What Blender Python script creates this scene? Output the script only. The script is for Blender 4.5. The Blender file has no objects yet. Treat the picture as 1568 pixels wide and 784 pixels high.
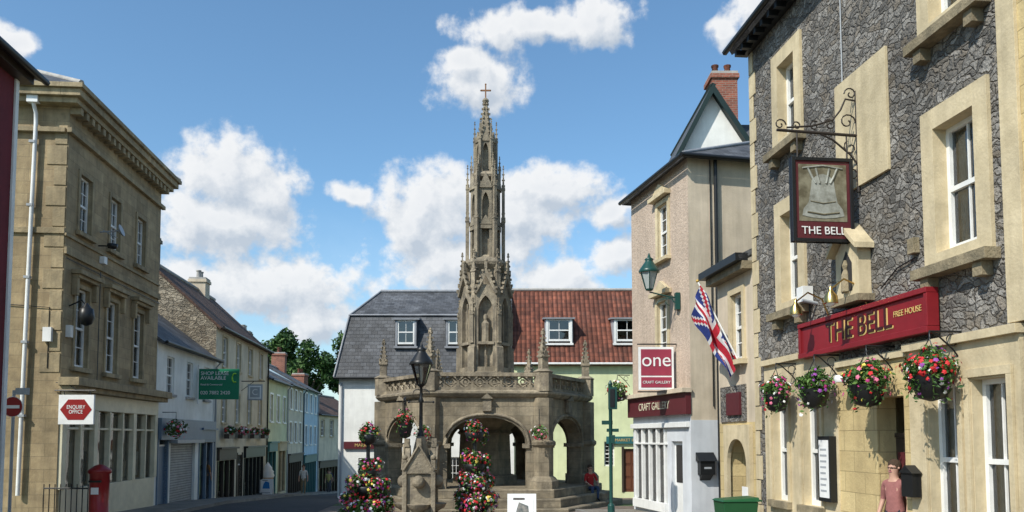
import bpy, math, random
from mathutils import Vector, Matrix
random.seed(7)
R=random.random
def U(a,b): return a+(b-a)*R()
S=bpy.context.scene
rad=math.radians
# ------------------------------------------------------------------ materials
def nn(nt,t,**k):
    n=nt.nodes.new(t)
    for a,b in k.items(): setattr(n,a,b)
    return n
def mth(nt,op,a,b=None,c=None,clamp=False):
    n=nn(nt,'ShaderNodeMath',operation=op); n.use_clamp=clamp
    for i,x in enumerate((a,b,c)):
        if x is None: continue
        if isinstance(x,(int,float)): n.inputs[i].default_value=x
        else: nt.links.new(x,n.inputs[i])
    return n.outputs[0]
def mixc(nt,f,a,b,bt='MIX'):
    n=nn(nt,'ShaderNodeMix',data_type='RGBA',blend_type=bt)
    for i,x in ((0,f),(6,a),(7,b)):
        if isinstance(x,(int,float)): n.inputs[i].default_value=x
        elif isinstance(x,tuple): n.inputs[i].default_value=(x[0],x[1],x[2],1)
        else: nt.links.new(x,n.inputs[i])
    return n.outputs[2]
def mrange(nt,x,a,b,c=0,d=1):
    n=nn(nt,'ShaderNodeMapRange'); nt.links.new(x,n.inputs[0])
    for i,v in enumerate((a,b,c,d)): n.inputs[i+1].default_value=v
    return n.outputs[0]
def mat(name,col,col2=None,ns=3,rough=.85,bump=.25,bs=25,brick=None,bvar=.25,mortar=None,rubble=None,pantile=False,
        grime=.35,streak=.0,metal=0,spec=.4,soot=0):
    if col2 is None: col2=tuple(c*.78 for c in col)
    if streak: col=tuple(c*1.12 for c in col); col2=tuple(c*1.12 for c in col2)
    m=bpy.data.materials.new(name); m.use_nodes=True; nt=m.node_tree; L=nt.links
    bs_=nt.nodes['Principled BSDF']
    tc=nn(nt,'ShaderNodeTexCoord'); ob=tc.outputs['Object']; uv=tc.outputs['UV']
    def noise(sc,det=4,src=ob,ro=.62):
        n=nn(nt,'ShaderNodeTexNoise'); n.inputs['Scale'].default_value=sc; n.inputs['Detail'].default_value=det; n.inputs['Roughness'].default_value=ro
        L.new(src,n.inputs['Vector']); return n.outputs['Fac']
    c=mixc(nt,mrange(nt,noise(ns),.35,.65),col,col2)
    h=noise(bs,4) if bump>=.08 else None
    if brick:
        w,hh,ms=brick
        b=nn(nt,'ShaderNodeTexBrick'); L.new(uv,b.inputs['Vector']); b.inputs['Scale'].default_value=1
        b.inputs['Brick Width'].default_value=w; b.inputs['Row Height'].default_value=hh; b.inputs['Mortar Size'].default_value=ms
        b.inputs['Mortar Smooth'].default_value=.3; b.inputs['Bias'].default_value=0
        b.inputs['Color1'].default_value=(1,1,1,1); v=1-bvar; b.inputs['Color2'].default_value=(v,v*.98,v*.95,1)
        b.inputs['Mortar'].default_value=(.97,.97,.97,1)
        c=mixc(nt,1.0,c,b.outputs['Color'],'MULTIPLY')
        mo=mortar or tuple(x*.55 for x in col)
        c=mixc(nt,mth(nt,'MULTIPLY',b.outputs['Fac'],.8),c,mo)
        if h is not None: h=mth(nt,'SUBTRACT',h,mth(nt,'MULTIPLY',b.outputs['Fac'],1.2))
    if rubble:
        sx,sy,mcol=rubble
        wn=nn(nt,'ShaderNodeTexNoise'); wn.inputs['Scale'].default_value=4; wn.inputs['Detail'].default_value=3; L.new(uv,wn.inputs['Vector'])
        va=nn(nt,'ShaderNodeVectorMath',operation='MULTIPLY_ADD'); L.new(wn.outputs['Color'],va.inputs[0]); va.inputs[1].default_value=(.42,.3,0); L.new(uv,va.inputs[2])
        vs=nn(nt,'ShaderNodeVectorMath',operation='MULTIPLY'); L.new(va.outputs[0],vs.inputs[0]); vs.inputs[1].default_value=(sx,sy,1)
        v1=nn(nt,'ShaderNodeTexVoronoi',voronoi_dimensions='2D'); v1.inputs['Scale'].default_value=1; L.new(vs.outputs[0],v1.inputs['Vector'])
        v2=nn(nt,'ShaderNodeTexVoronoi',voronoi_dimensions='2D',feature='DISTANCE_TO_EDGE'); v2.inputs['Scale'].default_value=1; L.new(vs.outputs[0],v2.inputs['Vector'])
        sp=nn(nt,'ShaderNodeSeparateColor'); L.new(v1.outputs['Color'],sp.inputs[0])
        cell=mrange(nt,sp.outputs[0],0,1,.5,1.45)
        cc=nn(nt,'ShaderNodeCombineColor'); 
        for i in range(3): L.new(cell,cc.inputs[i])
        c=mixc(nt,1.0,c,cc.outputs[0],'MULTIPLY')
        c=mixc(nt,mrange(nt,sp.outputs[2],.6,.95,0,.45),c,(.26,.2,.13))
        ed=mrange(nt,mth(nt,'ADD',v2.outputs['Distance'],mth(nt,'MULTIPLY',mth(nt,'SUBTRACT',noise(14),.5),.4)),-.02,.18)
        mc=mixc(nt,mrange(nt,noise(1.6),.4,.62),mcol,tuple(x*1.55 for x in mcol))
        c=mixc(nt,mrange(nt,ed,0,1,.2,1),mc,c)
        h=mth(nt,'ADD',mth(nt,'MULTIPLY',h,1.8),mth(nt,'MULTIPLY',ed,1.5)); h=mth(nt,'ADD',h,mth(nt,'MULTIPLY',sp.outputs[1],.9))
    if pantile:
        sx=nn(nt,'ShaderNodeSeparateXYZ'); L.new(uv,sx.inputs[0])
        a=mth(nt,'ABSOLUTE',mth(nt,'SINE',mth(nt,'MULTIPLY',sx.outputs[0],math.pi/.24)))
        r=mth(nt,'FRACT',mth(nt,'MULTIPLY',sx.outputs[1],1/.3))
        c=mixc(nt,mrange(nt,a,0,.5,.75,0),c,(col[0]*.25,col[1]*.25,col[2]*.25))
        c=mixc(nt,mrange(nt,r,0,.18,.6,0),c,(col[0]*.25,col[1]*.25,col[2]*.25))
        h=mth(nt,'ADD',h,mth(nt,'MULTIPLY',a,3)); h=mth(nt,'SUBTRACT',h,mth(nt,'MULTIPLY',r,1.0))
    if grime:
        g=mrange(nt,noise(.7,4),.3,.7,1-grime*.8,1.1)
        c2=nn(nt,'ShaderNodeCombineColor')
        for i in range(3): L.new(g,c2.inputs[i])
        c=mixc(nt,1.0,c,c2.outputs[0],'MULTIPLY')
    if soot:
        s=mrange(nt,noise(1.7,6,ro=.7),.5,.66,0,soot); c=mixc(nt,s,c,(.055,.05,.042))
    if streak:
        mp=nn(nt,'ShaderNodeMapping'); mp.inputs['Scale'].default_value=(5,5,.45); L.new(ob,mp.inputs[0])
        s=mrange(nt,noise(1,4,mp.outputs[0]),.42,.68,0,streak)
        c=mixc(nt,s,c,tuple(x*.35 for x in col))
    L.new(c,bs_.inputs['Base Color'])
    bs_.inputs['Roughness'].default_value=rough; bs_.inputs['Metallic'].default_value=metal
    bs_.inputs['Specular IOR Level'].default_value=spec
    if h is not None:
        b=nn(nt,'ShaderNodeBump'); b.inputs['Strength'].default_value=min(1,bump*1.6); b.inputs['Distance'].default_value=.03
        L.new(h,b.inputs['Height']); L.new(b.outputs[0],bs_.inputs['Normal'])
    return m
def paint(name,col,rough=.45,grime=.15,bump=.03,**k): return mat(name,col,tuple(c*.9 for c in col),ns=6,rough=rough,grime=grime,bump=bump,**k)
def glassm():
    m=bpy.data.materials.new('window_glass'); m.use_nodes=True; nt=m.node_tree; nt.nodes.clear(); L=nt.links
    o=nn(nt,'ShaderNodeOutputMaterial'); t=nn(nt,'ShaderNodeBsdfTransparent'); t.inputs[0].default_value=(.7,.74,.74,1)
    g=nn(nt,'ShaderNodeBsdfGlossy'); g.inputs['Roughness'].default_value=.03
    tc=nn(nt,'ShaderNodeTexCoord'); n=nn(nt,'ShaderNodeTexNoise'); n.inputs['Scale'].default_value=1.7; n.inputs['Detail'].default_value=1; L.new(tc.outputs['Object'],n.inputs['Vector'])
    b=nn(nt,'ShaderNodeBump'); b.inputs['Strength'].default_value=.25; b.inputs['Distance'].default_value=.03; L.new(n.outputs['Fac'],b.inputs['Height']); L.new(b.outputs[0],g.inputs['Normal'])
    f=nn(nt,'ShaderNodeFresnel'); f.inputs['IOR'].default_value=1.6
    mx=nn(nt,'ShaderNodeMixShader'); L.new(mrange(nt,f.outputs[0],0,1,.08,1),mx.inputs[0]); L.new(t.outputs[0],mx.inputs[1]); L.new(g.outputs[0],mx.inputs[2]); L.new(mx.outputs[0],o.inputs[0])
    return m
GL=glassm()
def leafm(name,c1,c2,ns=2.5):
    m=mat(name,c1,c2,ns=ns,rough=.6,bump=0,grime=.3,spec=.3); return m
ASH=mat('honey_ashlar',(.46,.355,.205),(.33,.25,.145),brick=(.62,.31,.006),bvar=.25,mortar=(.2,.16,.1),grime=.45,streak=.5,bump=.2,soot=.25)
ASHP=mat('honey_stone_plain',(.42,.33,.195),(.30,.24,.145),grime=.45,streak=.6,bump=.25,soot=.35)
CROSS=mat('weathered_cross_stone',(.37,.31,.215),(.20,.17,.12),ns=2.2,brick=(.7,.3,.005),bvar=.22,mortar=(.12,.10,.075),grime=.55,streak=.65,bump=.35,soot=.55)
CROSSP=mat('weathered_carved_stone',(.38,.32,.225),(.19,.16,.12),ns=3.5,grime=.5,streak=.65,bump=.5,bs=18,soot=.55)
RUB=mat('grey_rubble_stone',(.285,.27,.245),(.20,.188,.17),ns=2,rubble=(6.5,11.5,(.165,.15,.13)),grime=.5,streak=.3,bump=.95,bs=22)
RUB2=mat('brown_rubble_stone',(.36,.31,.23),(.24,.21,.16),ns=2,rubble=(4.5,9,(.17,.145,.11)),grime=.35,streak=.2,bump=.7)
BATH=mat('pale_bath_stone',(.58,.485,.315),(.49,.405,.255),ns=4,grime=.3,streak=.3,bump=.15,soot=.15)
BATHB=mat('yellow_ashlar_blocks',(.58,.46,.235),(.50,.39,.2),brick=(.55,.3,.008),bvar=.15,mortar=(.3,.23,.11),grime=.25,streak=.25,bump=.2)
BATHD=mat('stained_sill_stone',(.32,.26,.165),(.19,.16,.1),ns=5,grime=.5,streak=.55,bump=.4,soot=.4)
PINK=mat('buff_roughcast',(.52,.41,.315),(.42,.33,.255),ns=9,grime=.25,bump=.9,bs=14,streak=.25)
BEIGE=mat('beige_render',(.58,.49,.37),(.50,.42,.31),ns=1.2,grime=.25,streak=.3,bump=.12)
WHITE=mat('white_render',(.74,.74,.70),(.66,.66,.62),ns=1.2,grime=.18,streak=.12,bump=.1)
GREYW=mat('pale_grey_render',(.56,.58,.60),(.5,.52,.54),ns=1.2,grime=.18,streak=.15,bump=.1)
CREAMW=mat('cream_render',(.66,.59,.45),(.58,.52,.39),ns=1.2,grime=.25,streak=.25,bump=.12)
GREENW=mat('pale_green_render',(.62,.66,.40),(.56,.60,.35),ns=1.2,grime=.15,streak=.12,bump=.1)
YELW=mat('pale_yellow_green_render',(.58,.61,.40),(.52,.55,.35),ns=1.2,grime=.18,streak=.15,bump=.1)
BLUEW=mat('pale_blue_render',(.42,.56,.66),(.38,.51,.6),ns=1.2,grime=.15,streak=.15,bump=.1)
MAROON=mat('maroon_render',(.14,.018,.024),(.11,.015,.02),ns=1.5,grime=.2,streak=.2,bump=.1)
SLATE=mat('grey_slate',(.14,.145,.155),(.085,.09,.10),ns=1.6,brick=(.3,.19,.008),bvar=.45,mortar=(.03,.03,.033),grime=.55,bump=.45,rough=.6,streak=.25)
SLATEB=mat('brown_roof_tile',(.17,.095,.065),(.11,.065,.05),ns=1.6,brick=(.24,.17,.008),bvar=.4,mortar=(.03,.02,.02),grime=.4,bump=.45)
PAN=mat('red_clay_pantiles',(.32,.105,.06),(.20,.07,.045),ns=2.5,pantile=True,brick=(.24,.3,.004),bvar=.5,mortar=(.12,.04,.03),grime=.55,bump=.5,soot=.25)
BRICK=mat('red_brick',(.40,.13,.08),(.28,.09,.06),ns=4,brick=(.225,.075,.01),bvar=.35,mortar=(.3,.25,.2),grime=.35,bump=.3)
RIDGE=mat('pale_ridge_tile',(.42,.4,.37),ns=5,grime=.3)
LEAD=mat('lead_flashing',(.3,.31,.33),ns=4,rough=.5,grime=.3,bump=.1)
PAINTW=paint('white_gloss_paint',(.78,.78,.75),rough=.35)
CREAMP=paint('cream_paint',(.72,.66,.48),grime=.25)
BLACK=paint('black_iron',(.012,.013,.014),rough=.4)
IRON=paint('wrought_iron',(.03,.022,.018),rough=.6)
DARKW=paint('dark_varnished_timber',(.05,.035,.025),rough=.5)
GREENIRON=paint('dark_green_iron',(.012,.06,.05),rough=.35)
DKGREEN=paint('very_dark_green_paint',(.01,.025,.022),rough=.5)
GREENBIN=paint('green_plastic',(.012,.085,.03),rough=.45)
REDS=paint('sign_red',(.25,.014,.02),rough=.45,grime=.4)
REDP=paint('post_office_red',(.28,.018,.018),rough=.3)
MARP=paint('maroon_sign_paint',(.10,.02,.025),rough=.4)
GOLD=mat('gold_leaf',(.62,.40,.10),rough=.4,metal=.3,bump=.02,grime=.1)
GOLDT=paint('gold_lettering',(.62,.44,.16))
BRASS=mat('polished_brass',(.65,.45,.16),rough=.25,metal=1,bump=.02,grime=.15)
SIGNG=paint('estate_agent_green',(.01,.19,.095))
SIGNW=paint('sign_white',(.8,.8,.78))
LAMPG=paint('frosted_lamp_glass',(.42,.46,.44),rough=.15)
SIGNR=paint('craft_sign_crimson',(.31,.04,.07))
TEALP=paint('teal_paint',(.03,.14,.15))
GREYP=paint('grey_paint',(.36,.38,.40))
BLUEP=paint('blue_grey_shopfront_paint',(.14,.2,.27))
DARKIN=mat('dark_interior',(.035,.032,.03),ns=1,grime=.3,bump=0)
CURT=mat('net_curtain',(.66,.64,.6),(.5,.48,.44),ns=8,grime=.2,bump=.3)
SHUT=mat('steel_shutter',(.34,.35,.36),rough=.5,brick=(50,.09,.012),bvar=.05,mortar=(.1,.1,.1),grime=.2,bump=.4)
PAVE=mat('brown_block_paving',(.25,.19,.15),(.19,.15,.12),ns=1.5,brick=(.2,.1,.006),bvar=.35,mortar=(.09,.075,.06),grime=.35,bump=.2)
ASPH=mat('asphalt',(.06,.06,.06),(.045,.045,.047),ns=8,grime=.3,bump=.3,bs=80)
KERB=mat('kerb_stone',(.28,.27,.25),ns=3,grime=.3,bump=.2,brick=(.9,.5,.01),bvar=.1)
FLAGS=mat('paving_flags',(.27,.24,.2),(.21,.19,.16),brick=(.6,.45,.01),bvar=.2,mortar=(.12,.1,.09),grime=.3,bump=.2)
GRASS=mat('grass_field',(.07,.11,.03),(.05,.09,.025),ns=.2,grime=.3,bump=.2)
LEAF=leafm('leaf_green',(.055,.125,.025),(.03,.08,.018)); LEAF2=leafm('leaf_light_green',(.12,.22,.045),(.08,.16,.035))
TREEL=leafm('tree_leaf',(.045,.10,.025),(.025,.06,.018),.15); TREEL2=leafm('tree_leaf_light',(.09,.16,.04),(.06,.12,.03),.15)
BARK=mat('bark',(.1,.075,.05),ns=5,bump=.5)
FL=[paint('petal_'+n,c,rough=.6) for n,c in (('red',(.55,.02,.025)),('pink',(.65,.16,.26)),('white',(.8,.8,.77)),('purple',(.28,.06,.33)),('magenta',(.5,.04,.22)),('yellow',(.7,.55,.1)))]
SKIN=mat('skin',(.52,.30,.22),ns=6,rough=.55,bump=.05,grime=.1)
HAIR=mat('brown_hair',(.06,.035,.02),ns=20,bump=.4,grime=.1)
def cloth(n,c): return mat(n,c,tuple(x*.75 for x in c),ns=7,rough=.9,bump=.25,bs=12,grime=.15)
# ------------------------------------------------------------------ mesh builder
class MB:
    def __init__(s): s.v=[];s.f=[];s.m=[];s.sm=[];s.mats=[];s.T=Matrix.Identity(4)
    def mi(s,m):
        if m not in s.mats: s.mats.append(m)
        return s.mats.index(m)
    def add(s,pts,faces,m,smooth=False):
        b=len(s.v); s.v+= [s.T@Vector(p) for p in pts]; k=s.mi(m)
        for f in faces: s.f.append([b+i for i in f]); s.m.append(k); s.sm.append(smooth)
    def poly(s,pts,m): s.add(pts,[list(range(len(pts)))],m)
    def box(s,x0,x1,y0,y1,z0,z1,m):
        s.add([(x0,y0,z0),(x1,y0,z0),(x1,y1,z0),(x0,y1,z0),(x0,y0,z1),(x1,y0,z1),(x1,y1,z1),(x0,y1,z1)],
              [(0,3,2,1),(4,5,6,7),(0,1,5,4),(1,2,6,5),(2,3,7,6),(3,0,4,7)],m)
    def prism(s,xz,y0,y1,m):
        n=len(xz); s.add([(x,y0,z) for x,z in xz]+[(x,y1,z) for x,z in xz],
              [list(range(n)),list(range(2*n-1,n-1,-1))]+[(i,i+n,(i+1)%n+n,(i+1)%n) for i in range(n)],m)
    def lathe(s,prof,cx,cy,n,m,rot=0,smooth=None):
        if smooth is None: smooth=n>9
        pts=[];fs=[]
        for r,z in prof:
            for i in range(n):
                a=rot+2*math.pi*i/n; pts.append((cx+r*math.cos(a),cy+r*math.sin(a),z))
        for j in range(len(prof)-1):
            for i in range(n):
                k=(i+1)%n; fs.append((j*n+i,j*n+k,(j+1)*n+k,(j+1)*n+i))
        s.add(pts,fs,m,smooth)
        s.add(pts[:n],[list(range(n))[::-1]],m); s.add(pts[-n:],[list(range(n))],m)
    def tube(s,pts,r,m,n=6,closed=False):
        pts=[Vector(p) for p in pts]; P=[];fs=[];N=len(pts)
        for i,p in enumerate(pts):
            a=pts[(i-1)%N] if (closed or i>0) else p; b=pts[(i+1)%N] if (closed or i<N-1) else p
            t=(b-a).normalized(); up=Vector((0,0,1)) if abs(t.z)<.95 else Vector((1,0,0))
            u=t.cross(up).normalized(); w=t.cross(u)
            rr=r[i] if isinstance(r,(list,tuple)) else r
            for k in range(n):
                q=2*math.pi*k/n; P.append(p+u*rr*math.cos(q)+w*rr*math.sin(q))
        for i in range(N if closed else N-1):
            j=(i+1)%N
            for k in range(n):
                l=(k+1)%n; fs.append((i*n+k,i*n+l,j*n+l,j*n+k))
        s.add(P,fs,m,n>5)
        if not closed: s.add(P[:n],[list(range(n))],m); s.add(P[-n:],[list(range(n))],m)
    def slab(s,q,t,m,mside=None):
        q=[Vector(p) for p in q]; n=(q[1]-q[0]).cross(q[2]-q[0]).normalized()
        if n.z<0: n=-n
        k=len(q); b=[p-n*t for p in q]
        s.add(q,[list(range(k))],m); s.add(q+b,[list(range(k,2*k))]+[(i,(i+1)%k,(i+1)%k+k,i+k) for i in range(k)],mside or m)
    def sphere(s,c,r,m,n=10,sz=1,):
        prof=[(max(.001,r*math.sin(math.pi*i/n)),c[2]-r*sz*math.cos(math.pi*i/n)) for i in range(n+1)]
        s.lathe(prof,c[0],c[1],max(n,10),m,smooth=True)
    def build(s,name,parent=None,bevel=0):
        if not s.v: return None
        me=bpy.data.meshes.new(name); me.from_pydata([tuple(v) for v in s.v],[],s.f); 
        for m in s.mats: me.materials.append(m)
        me.polygons.foreach_set('material_index',s.m); me.polygons.foreach_set('use_smooth',s.sm)
        uvl=me.uv_layers.new(name='UVMap'); Z=Vector((0,0,1))
        for p in me.polygons:
            n=p.normal
            if abs(n.z)>.985: u=Vector((1,0,0)); v=Vector((0,1,0))
            else:
                u=Z.cross(n).normalized(); v=n.cross(u)
            for li in p.loop_indices:
                c=me.vertices[me.loops[li].vertex_index].co; uvl.data[li].uv=(c.dot(u),c.dot(v))
        me.update()
        o=bpy.data.objects.new(name,me); S.collection.objects.link(o)
        if parent: o.parent=parent
        if bevel:
            b=o.modifiers.new('b','BEVEL'); b.width=bevel; b.segments=2; b.limit_method='ANGLE'; b.angle_limit=rad(40)
        return o
def root(name,loc=(0,0,0),d=(1,0)):
    o=bpy.data.objects.new(name,None); S.collection.objects.link(o); o.empty_display_size=.3
    o.location=loc; o.rotation_euler=(0,0,math.atan2(d[1],d[0])); return o
def text(body,size,m,parent,loc,rz=0,name='lettering',align='CENTER',ex=.006,sx=1):
    cu=bpy.data.curves.new(name,'FONT'); cu.body=body; cu.size=size; cu.align_x=align; cu.align_y='CENTER'; cu.extrude=ex; cu.space_line=.9
    cu.materials.append(m)
    o=bpy.data.objects.new(name,cu); S.collection.objects.link(o); o.parent=parent; o.location=loc; o.rotation_euler=(rad(90),0,rz); o.scale=(sx,1,1); return o
# ------------------------------------------------------------------ architecture helpers (local: x along, -y outward)
def wall(M,x0,x1,z0,z1,ops,m,y=0,dep=.18,rm=None,topfn=None):
    xs=sorted({x0,x1,*[o[0] for o in ops],*[o[1] for o in ops]}); zs=sorted({z0,z1,*[o[2] for o in ops],*[o[3] for o in ops]})
    xs=[x for x in xs if x0<=x<=x1]; zs=[z for z in zs if z0<=z<=z1]
    for a,b in zip(xs,xs[1:]):
        for c,d in zip(zs,zs[1:]):
            mx,mz=(a+b)/2,(c+d)/2
            if any(o[0]<mx<o[1] and o[2]<mz<o[3] for o in ops): continue
            M.poly([(a,y,c),(b,y,c),(b,y,d),(a,y,d)],m)
    rm=rm or m
    for o in ops:
        a,b,c,d=o[:4]; e=y+dep
        M.poly([(a,y,c),(a,e,c),(a,e,d),(a,y,d)],rm); M.poly([(b,y,c),(b,y,d),(b,e,d),(b,e,c)],rm)
        M.poly([(a,y,d),(b,y,d),(b,e,d),(a,e,d)],rm); M.poly([(a,y,c),(a,e,c),(b,e,c),(b,y,c)],rm)
def window(W,x0,x1,z0,z1,y=.0,dep=.15,nx=2,nz=2,fm=None,fw=.055,sash=True,curt=True,bt=.022,ck=None):
    fm=fm or PAINTW; a=y+dep-.07; b=y+dep
    W.box(x0,x0+fw,a,b,z0,z1,fm); W.box(x1-fw,x1,a,b,z0,z1,fm)
    W.box(x0+fw,x1-fw,a,b,z1-fw,z1,fm); W.box(x0+fw,x1-fw,a-.02,b,z0,z0+fw*1.4,fm)
    zm=(z0+z1)/2
    if sash: W.box(x0+fw,x1-fw,a-.004,b-.01,zm-.03,zm+.03,fm)
    X0,X1=x0+fw,x1-fw
    for i in range(1,nx):
        x=X0+(X1-X0)*i/nx; W.box(x-bt/2,x+bt/2,a+.02,b-.015,z0+fw,z1-fw,fm)
    for h0,h1 in (((z0+fw,zm),(zm,z1-fw)) if sash else ((z0+fw,z1-fw),)):
        for i in range(1,nz):
            z=h0+(h1-h0)*i/nz; W.box(X0,X1,a+.022,b-.017,z-bt/2,z+bt/2,fm)
    g=b-.025; W.poly([(X0,g,z0+fw),(X1,g,z0+fw),(X1,g,z1-fw),(X0,g,z1-fw)],GL)
    c=b+.45; p,q,r,s=x0-.02,x1+.02,z0-.02,z1+.02
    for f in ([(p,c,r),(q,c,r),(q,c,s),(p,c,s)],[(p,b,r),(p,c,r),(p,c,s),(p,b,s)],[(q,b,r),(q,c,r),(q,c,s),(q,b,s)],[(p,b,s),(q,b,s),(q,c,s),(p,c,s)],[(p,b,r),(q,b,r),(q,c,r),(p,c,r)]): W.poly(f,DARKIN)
    if curt:
        w=x1-x0; k=R() if ck is None else ck
        def cur(u0,u1,zb,zt):
            n=8
            for i in range(n):
                A=u0+(u1-u0)*i/n;B=u0+(u1-u0)*(i+1)/n; W.poly([(A,b+.06+(i%2)*.03,zb),(B,b+.06+((i+1)%2)*.03,zb),(B,b+.06+((i+1)%2)*.03,zt),(A,b+.06+(i%2)*.03,zt)],CURT)
        if k<.55: cur(x0,x0+w*.26,z0,z1); cur(x1-w*.26,x1,z0,z1)
        elif k<.85: cur(x0,x1,zm-.1*R(),z1)
def surround(M,ox0,ox1,oz0,oz1,w=.16,m=None,y0=-.05,y1=.16,sill=True,sm=None,head=None,wb=None):
    m=m or BATH; h=head or w; wb=w if wb is None else wb
    M.box(ox0-w,ox0,y0,y1,oz0-wb,oz1+h,m); M.box(ox1,ox1+w,y0,y1,oz0-wb,oz1+h,m)
    M.box(ox0,ox1,y0,y1,oz1,oz1+h,m)
    if wb: M.box(ox0,ox1,y0,y1,oz0-wb,oz0,m)
    if sill: M.box(ox0-w-.06,ox1+w+.06,y0-.12,.0,oz0-wb-.1,oz0-wb-.002,sm or m)
def archwall(M,x0,x1,z0,z1,hw,zs,rise,y0,y1,m,cx=0,pointed=False,n=14,soff=None):
    def cz(x):
        t=min(1,abs(x-cx)/hw)
        return zs+rise*((1-t)**.62*(1+.25*t) if pointed else math.sqrt(max(0,1-t**2.3)))
    xs=[cx+hw*math.sin(math.pi/2*(2*i/n-1)) for i in range(n+1)]
    for y,flip in ((y0,0),(y1,1)):
        M.poly([(x0,y,z0),(cx-hw,y,z0),(cx-hw,y,z1),(x0,y,z1)],m); M.poly([(cx+hw,y,z0),(x1,y,z0),(x1,y,z1),(cx+hw,y,z1)],m)
        for a,b in zip(xs,xs[1:]): M.poly([(a,y,cz(a)),(b,y,cz(b)),(b,y,z1),(a,y,z1)],m)
    sm=soff or m
    for a,b in zip(xs,xs[1:]): M.poly([(a,y0,cz(a)),(a,y1,cz(a)),(b,y1,cz(b)),(b,y0,cz(b))],sm)
    for s_ in (-1,1): M.poly([(cx+s_*hw,y0,z0),(cx+s_*hw,y1,z0),(cx+s_*hw,y1,zs),(cx+s_*hw,y0,zs)],sm)
    for X in (x0,x1): M.poly([(X,y0,z0),(X,y1,z0),(X,y1,z1),(X,y0,z1)],m)
    M.poly([(x0,y0,z1),(x1,y0,z1),(x1,y1,z1),(x0,y1,z1)],m)
    return [(a,cz(a)) for a in xs]
def gutter(M,x0,x1,y,z,m=None): M.tube([(x0,y,z),(x1,y,z)],.06,m or BLACK,6)
def chimney(M,x0,x1,y0,y1,z0,z1,m=None,pots=2):
    m=m or BRICK
    M.box(x0,x1,y0,y1,z0,z1-.25,m); M.box(x0-.06,x1+.06,y0-.06,y1+.06,z1-.25,z1-.1,m); M.box(x0-.02,x1+.02,y0-.02,y1+.02,z1-.1,z1,RIDGE)
    for i in range(pots): M.lathe([(.12,z1),(.1,z1+.3),(.13,z1+.33),(.13,z1+.38)],x0+(x1-x0)*(i+.5)/pots,(y0+y1)/2,10,PAN if m is BRICK else RIDGE)
def shell(W,Rf,L,D,zb,eave,ridge,wm,rm,ry=None,left=True,right=True,gm=None,ov=.25,hipl=0,hipr=0,front=False,rt=.1):
    ry=D/2 if ry is None else ry; gm=gm or wm
    hl=hipl; hr=hipr
    def side(x,hip): W.poly([(x,0,zb),(x,D,zb),(x,D,eave)]+([] if hip else [(x,ry,ridge)])+[(x,0,eave)],gm)
    if left: side(0,hl)
    if right: side(L,hr)
    W.poly([(0,D,zb),(L,D,zb),(L,D,eave),(0,D,eave)],wm)
    k=(ridge-eave)/ry; e=.22
    x0=-.0 if not hl else -e; x1=L if not hr else L+e
    Rf.slab([(x0-.04,-e,eave-e*k+.05),(x1+.04,-e,eave-e*k+.05),(L-hr+(.04 if not hr else 0),ry,ridge+.05),(hl-(.04 if not hl else 0),ry,ridge+.05)],rt,rm)
    k2=(ridge-eave)/(D-ry)
    Rf.slab([(x1+.04,D+e,eave-e*k2+.05),(x0-.04,D+e,eave-e*k2+.05),(hl-(.04 if not hl else 0),ry,ridge+.05),(L-hr+(.04 if not hr else 0),ry,ridge+.05)],rt,rm)
    if hl: Rf.slab([(x0-.04,D+e,eave-.06),(x0-.04,-e,eave-.06),(hl,ry,ridge+.05)],rt,rm)
    if hr: Rf.slab([(x1+.04,-e,eave-.06),(x1+.04,D+e,eave-.06),(L-hr,ry,ridge+.05)],rt,rm)
    Rf.tube([(hl,ry,ridge+.08),(L-hr,ry,ridge+.08)],.09,RIDGE if rm is not SLATE else LEAD,6)
    for h,xa,xb in ((hl,x0,hl),(hr,x1,L-hr)):
        if h: Rf.tube([(xa,-e,eave-.02),(xb,ry,ridge+.09)],.05,LEAD,6); Rf.tube([(xa,D+e,eave-.02),(xb,ry,ridge+.09)],.05,LEAD,6)
# ------------------------------------------------------------------ ground
PR=[(-60,1.0),(0,0),(15,-.33),(30,-.72),(45,-1.5),(60,-2.4),(100,-4.6),(160,-6),(3000,-6)]
def gz(y):
    for (a,b),(c,d) in zip(PR,PR[1:]):
        if y<=c: return b+(d-b)*(y-a)/(c-a)
    return -6
def strip(name,m,xl,xr,y0,y1,off,step=2.5,side=None):
    M=MB(); n=max(1,int((y1-y0)/step)); 
    for i in range(n):
        a=y0+(y1-y0)*i/n;b=y0+(y1-y0)*(i+1)/n
        P=[(xl(a),a,gz(a)+off),(xr(a),a,gz(a)+off),(xr(b),b,gz(b)+off),(xl(b),b,gz(b)+off)]
        M.poly(P,m)
        if side:
            for j,k in ((0,3),(1,2)):
                p,q=P[j],P[k]; w=.12*(1 if j==0 else -1)
                M.poly([(p[0],p[1],p[2]+.003),(p[0]+w,p[1],p[2]+.003),(q[0]+w,q[1],q[2]+.003),(q[0],q[1],q[2]+.003)],side)
                M.poly([p,q,(q[0],q[1],q[2]-off-.02),(p[0],p[1],p[2]-off-.02)],side)
    return M.build(name)
M=MB()
ys=[-60,0,15,30,45,60,80,100,130,160,400,3000]
for a,b in zip(ys,ys[1:]):
    M.poly([(-2500,a,gz(a)),(2500,a,gz(a)),(2500,b,gz(b)),(-2500,b,gz(b))],GRASS)
M.build('ground')
strip('market_place_paving',PAVE,lambda y:-11.6-.091*(y-20),lambda y:8,-20,46,.004)
lw=lambda y:-11.1-.091*(y-20) if y<63 else -15.1
strip('road',ASPH,lambda y:lw(y)+1.6,lambda y:lw(y)+5.6,-20,95,.008)
strip('pavement',FLAGS,lambda y:lw(y)-.4,lambda y:lw(y)+1.6,-20,95,.12,side=KERB)
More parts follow.
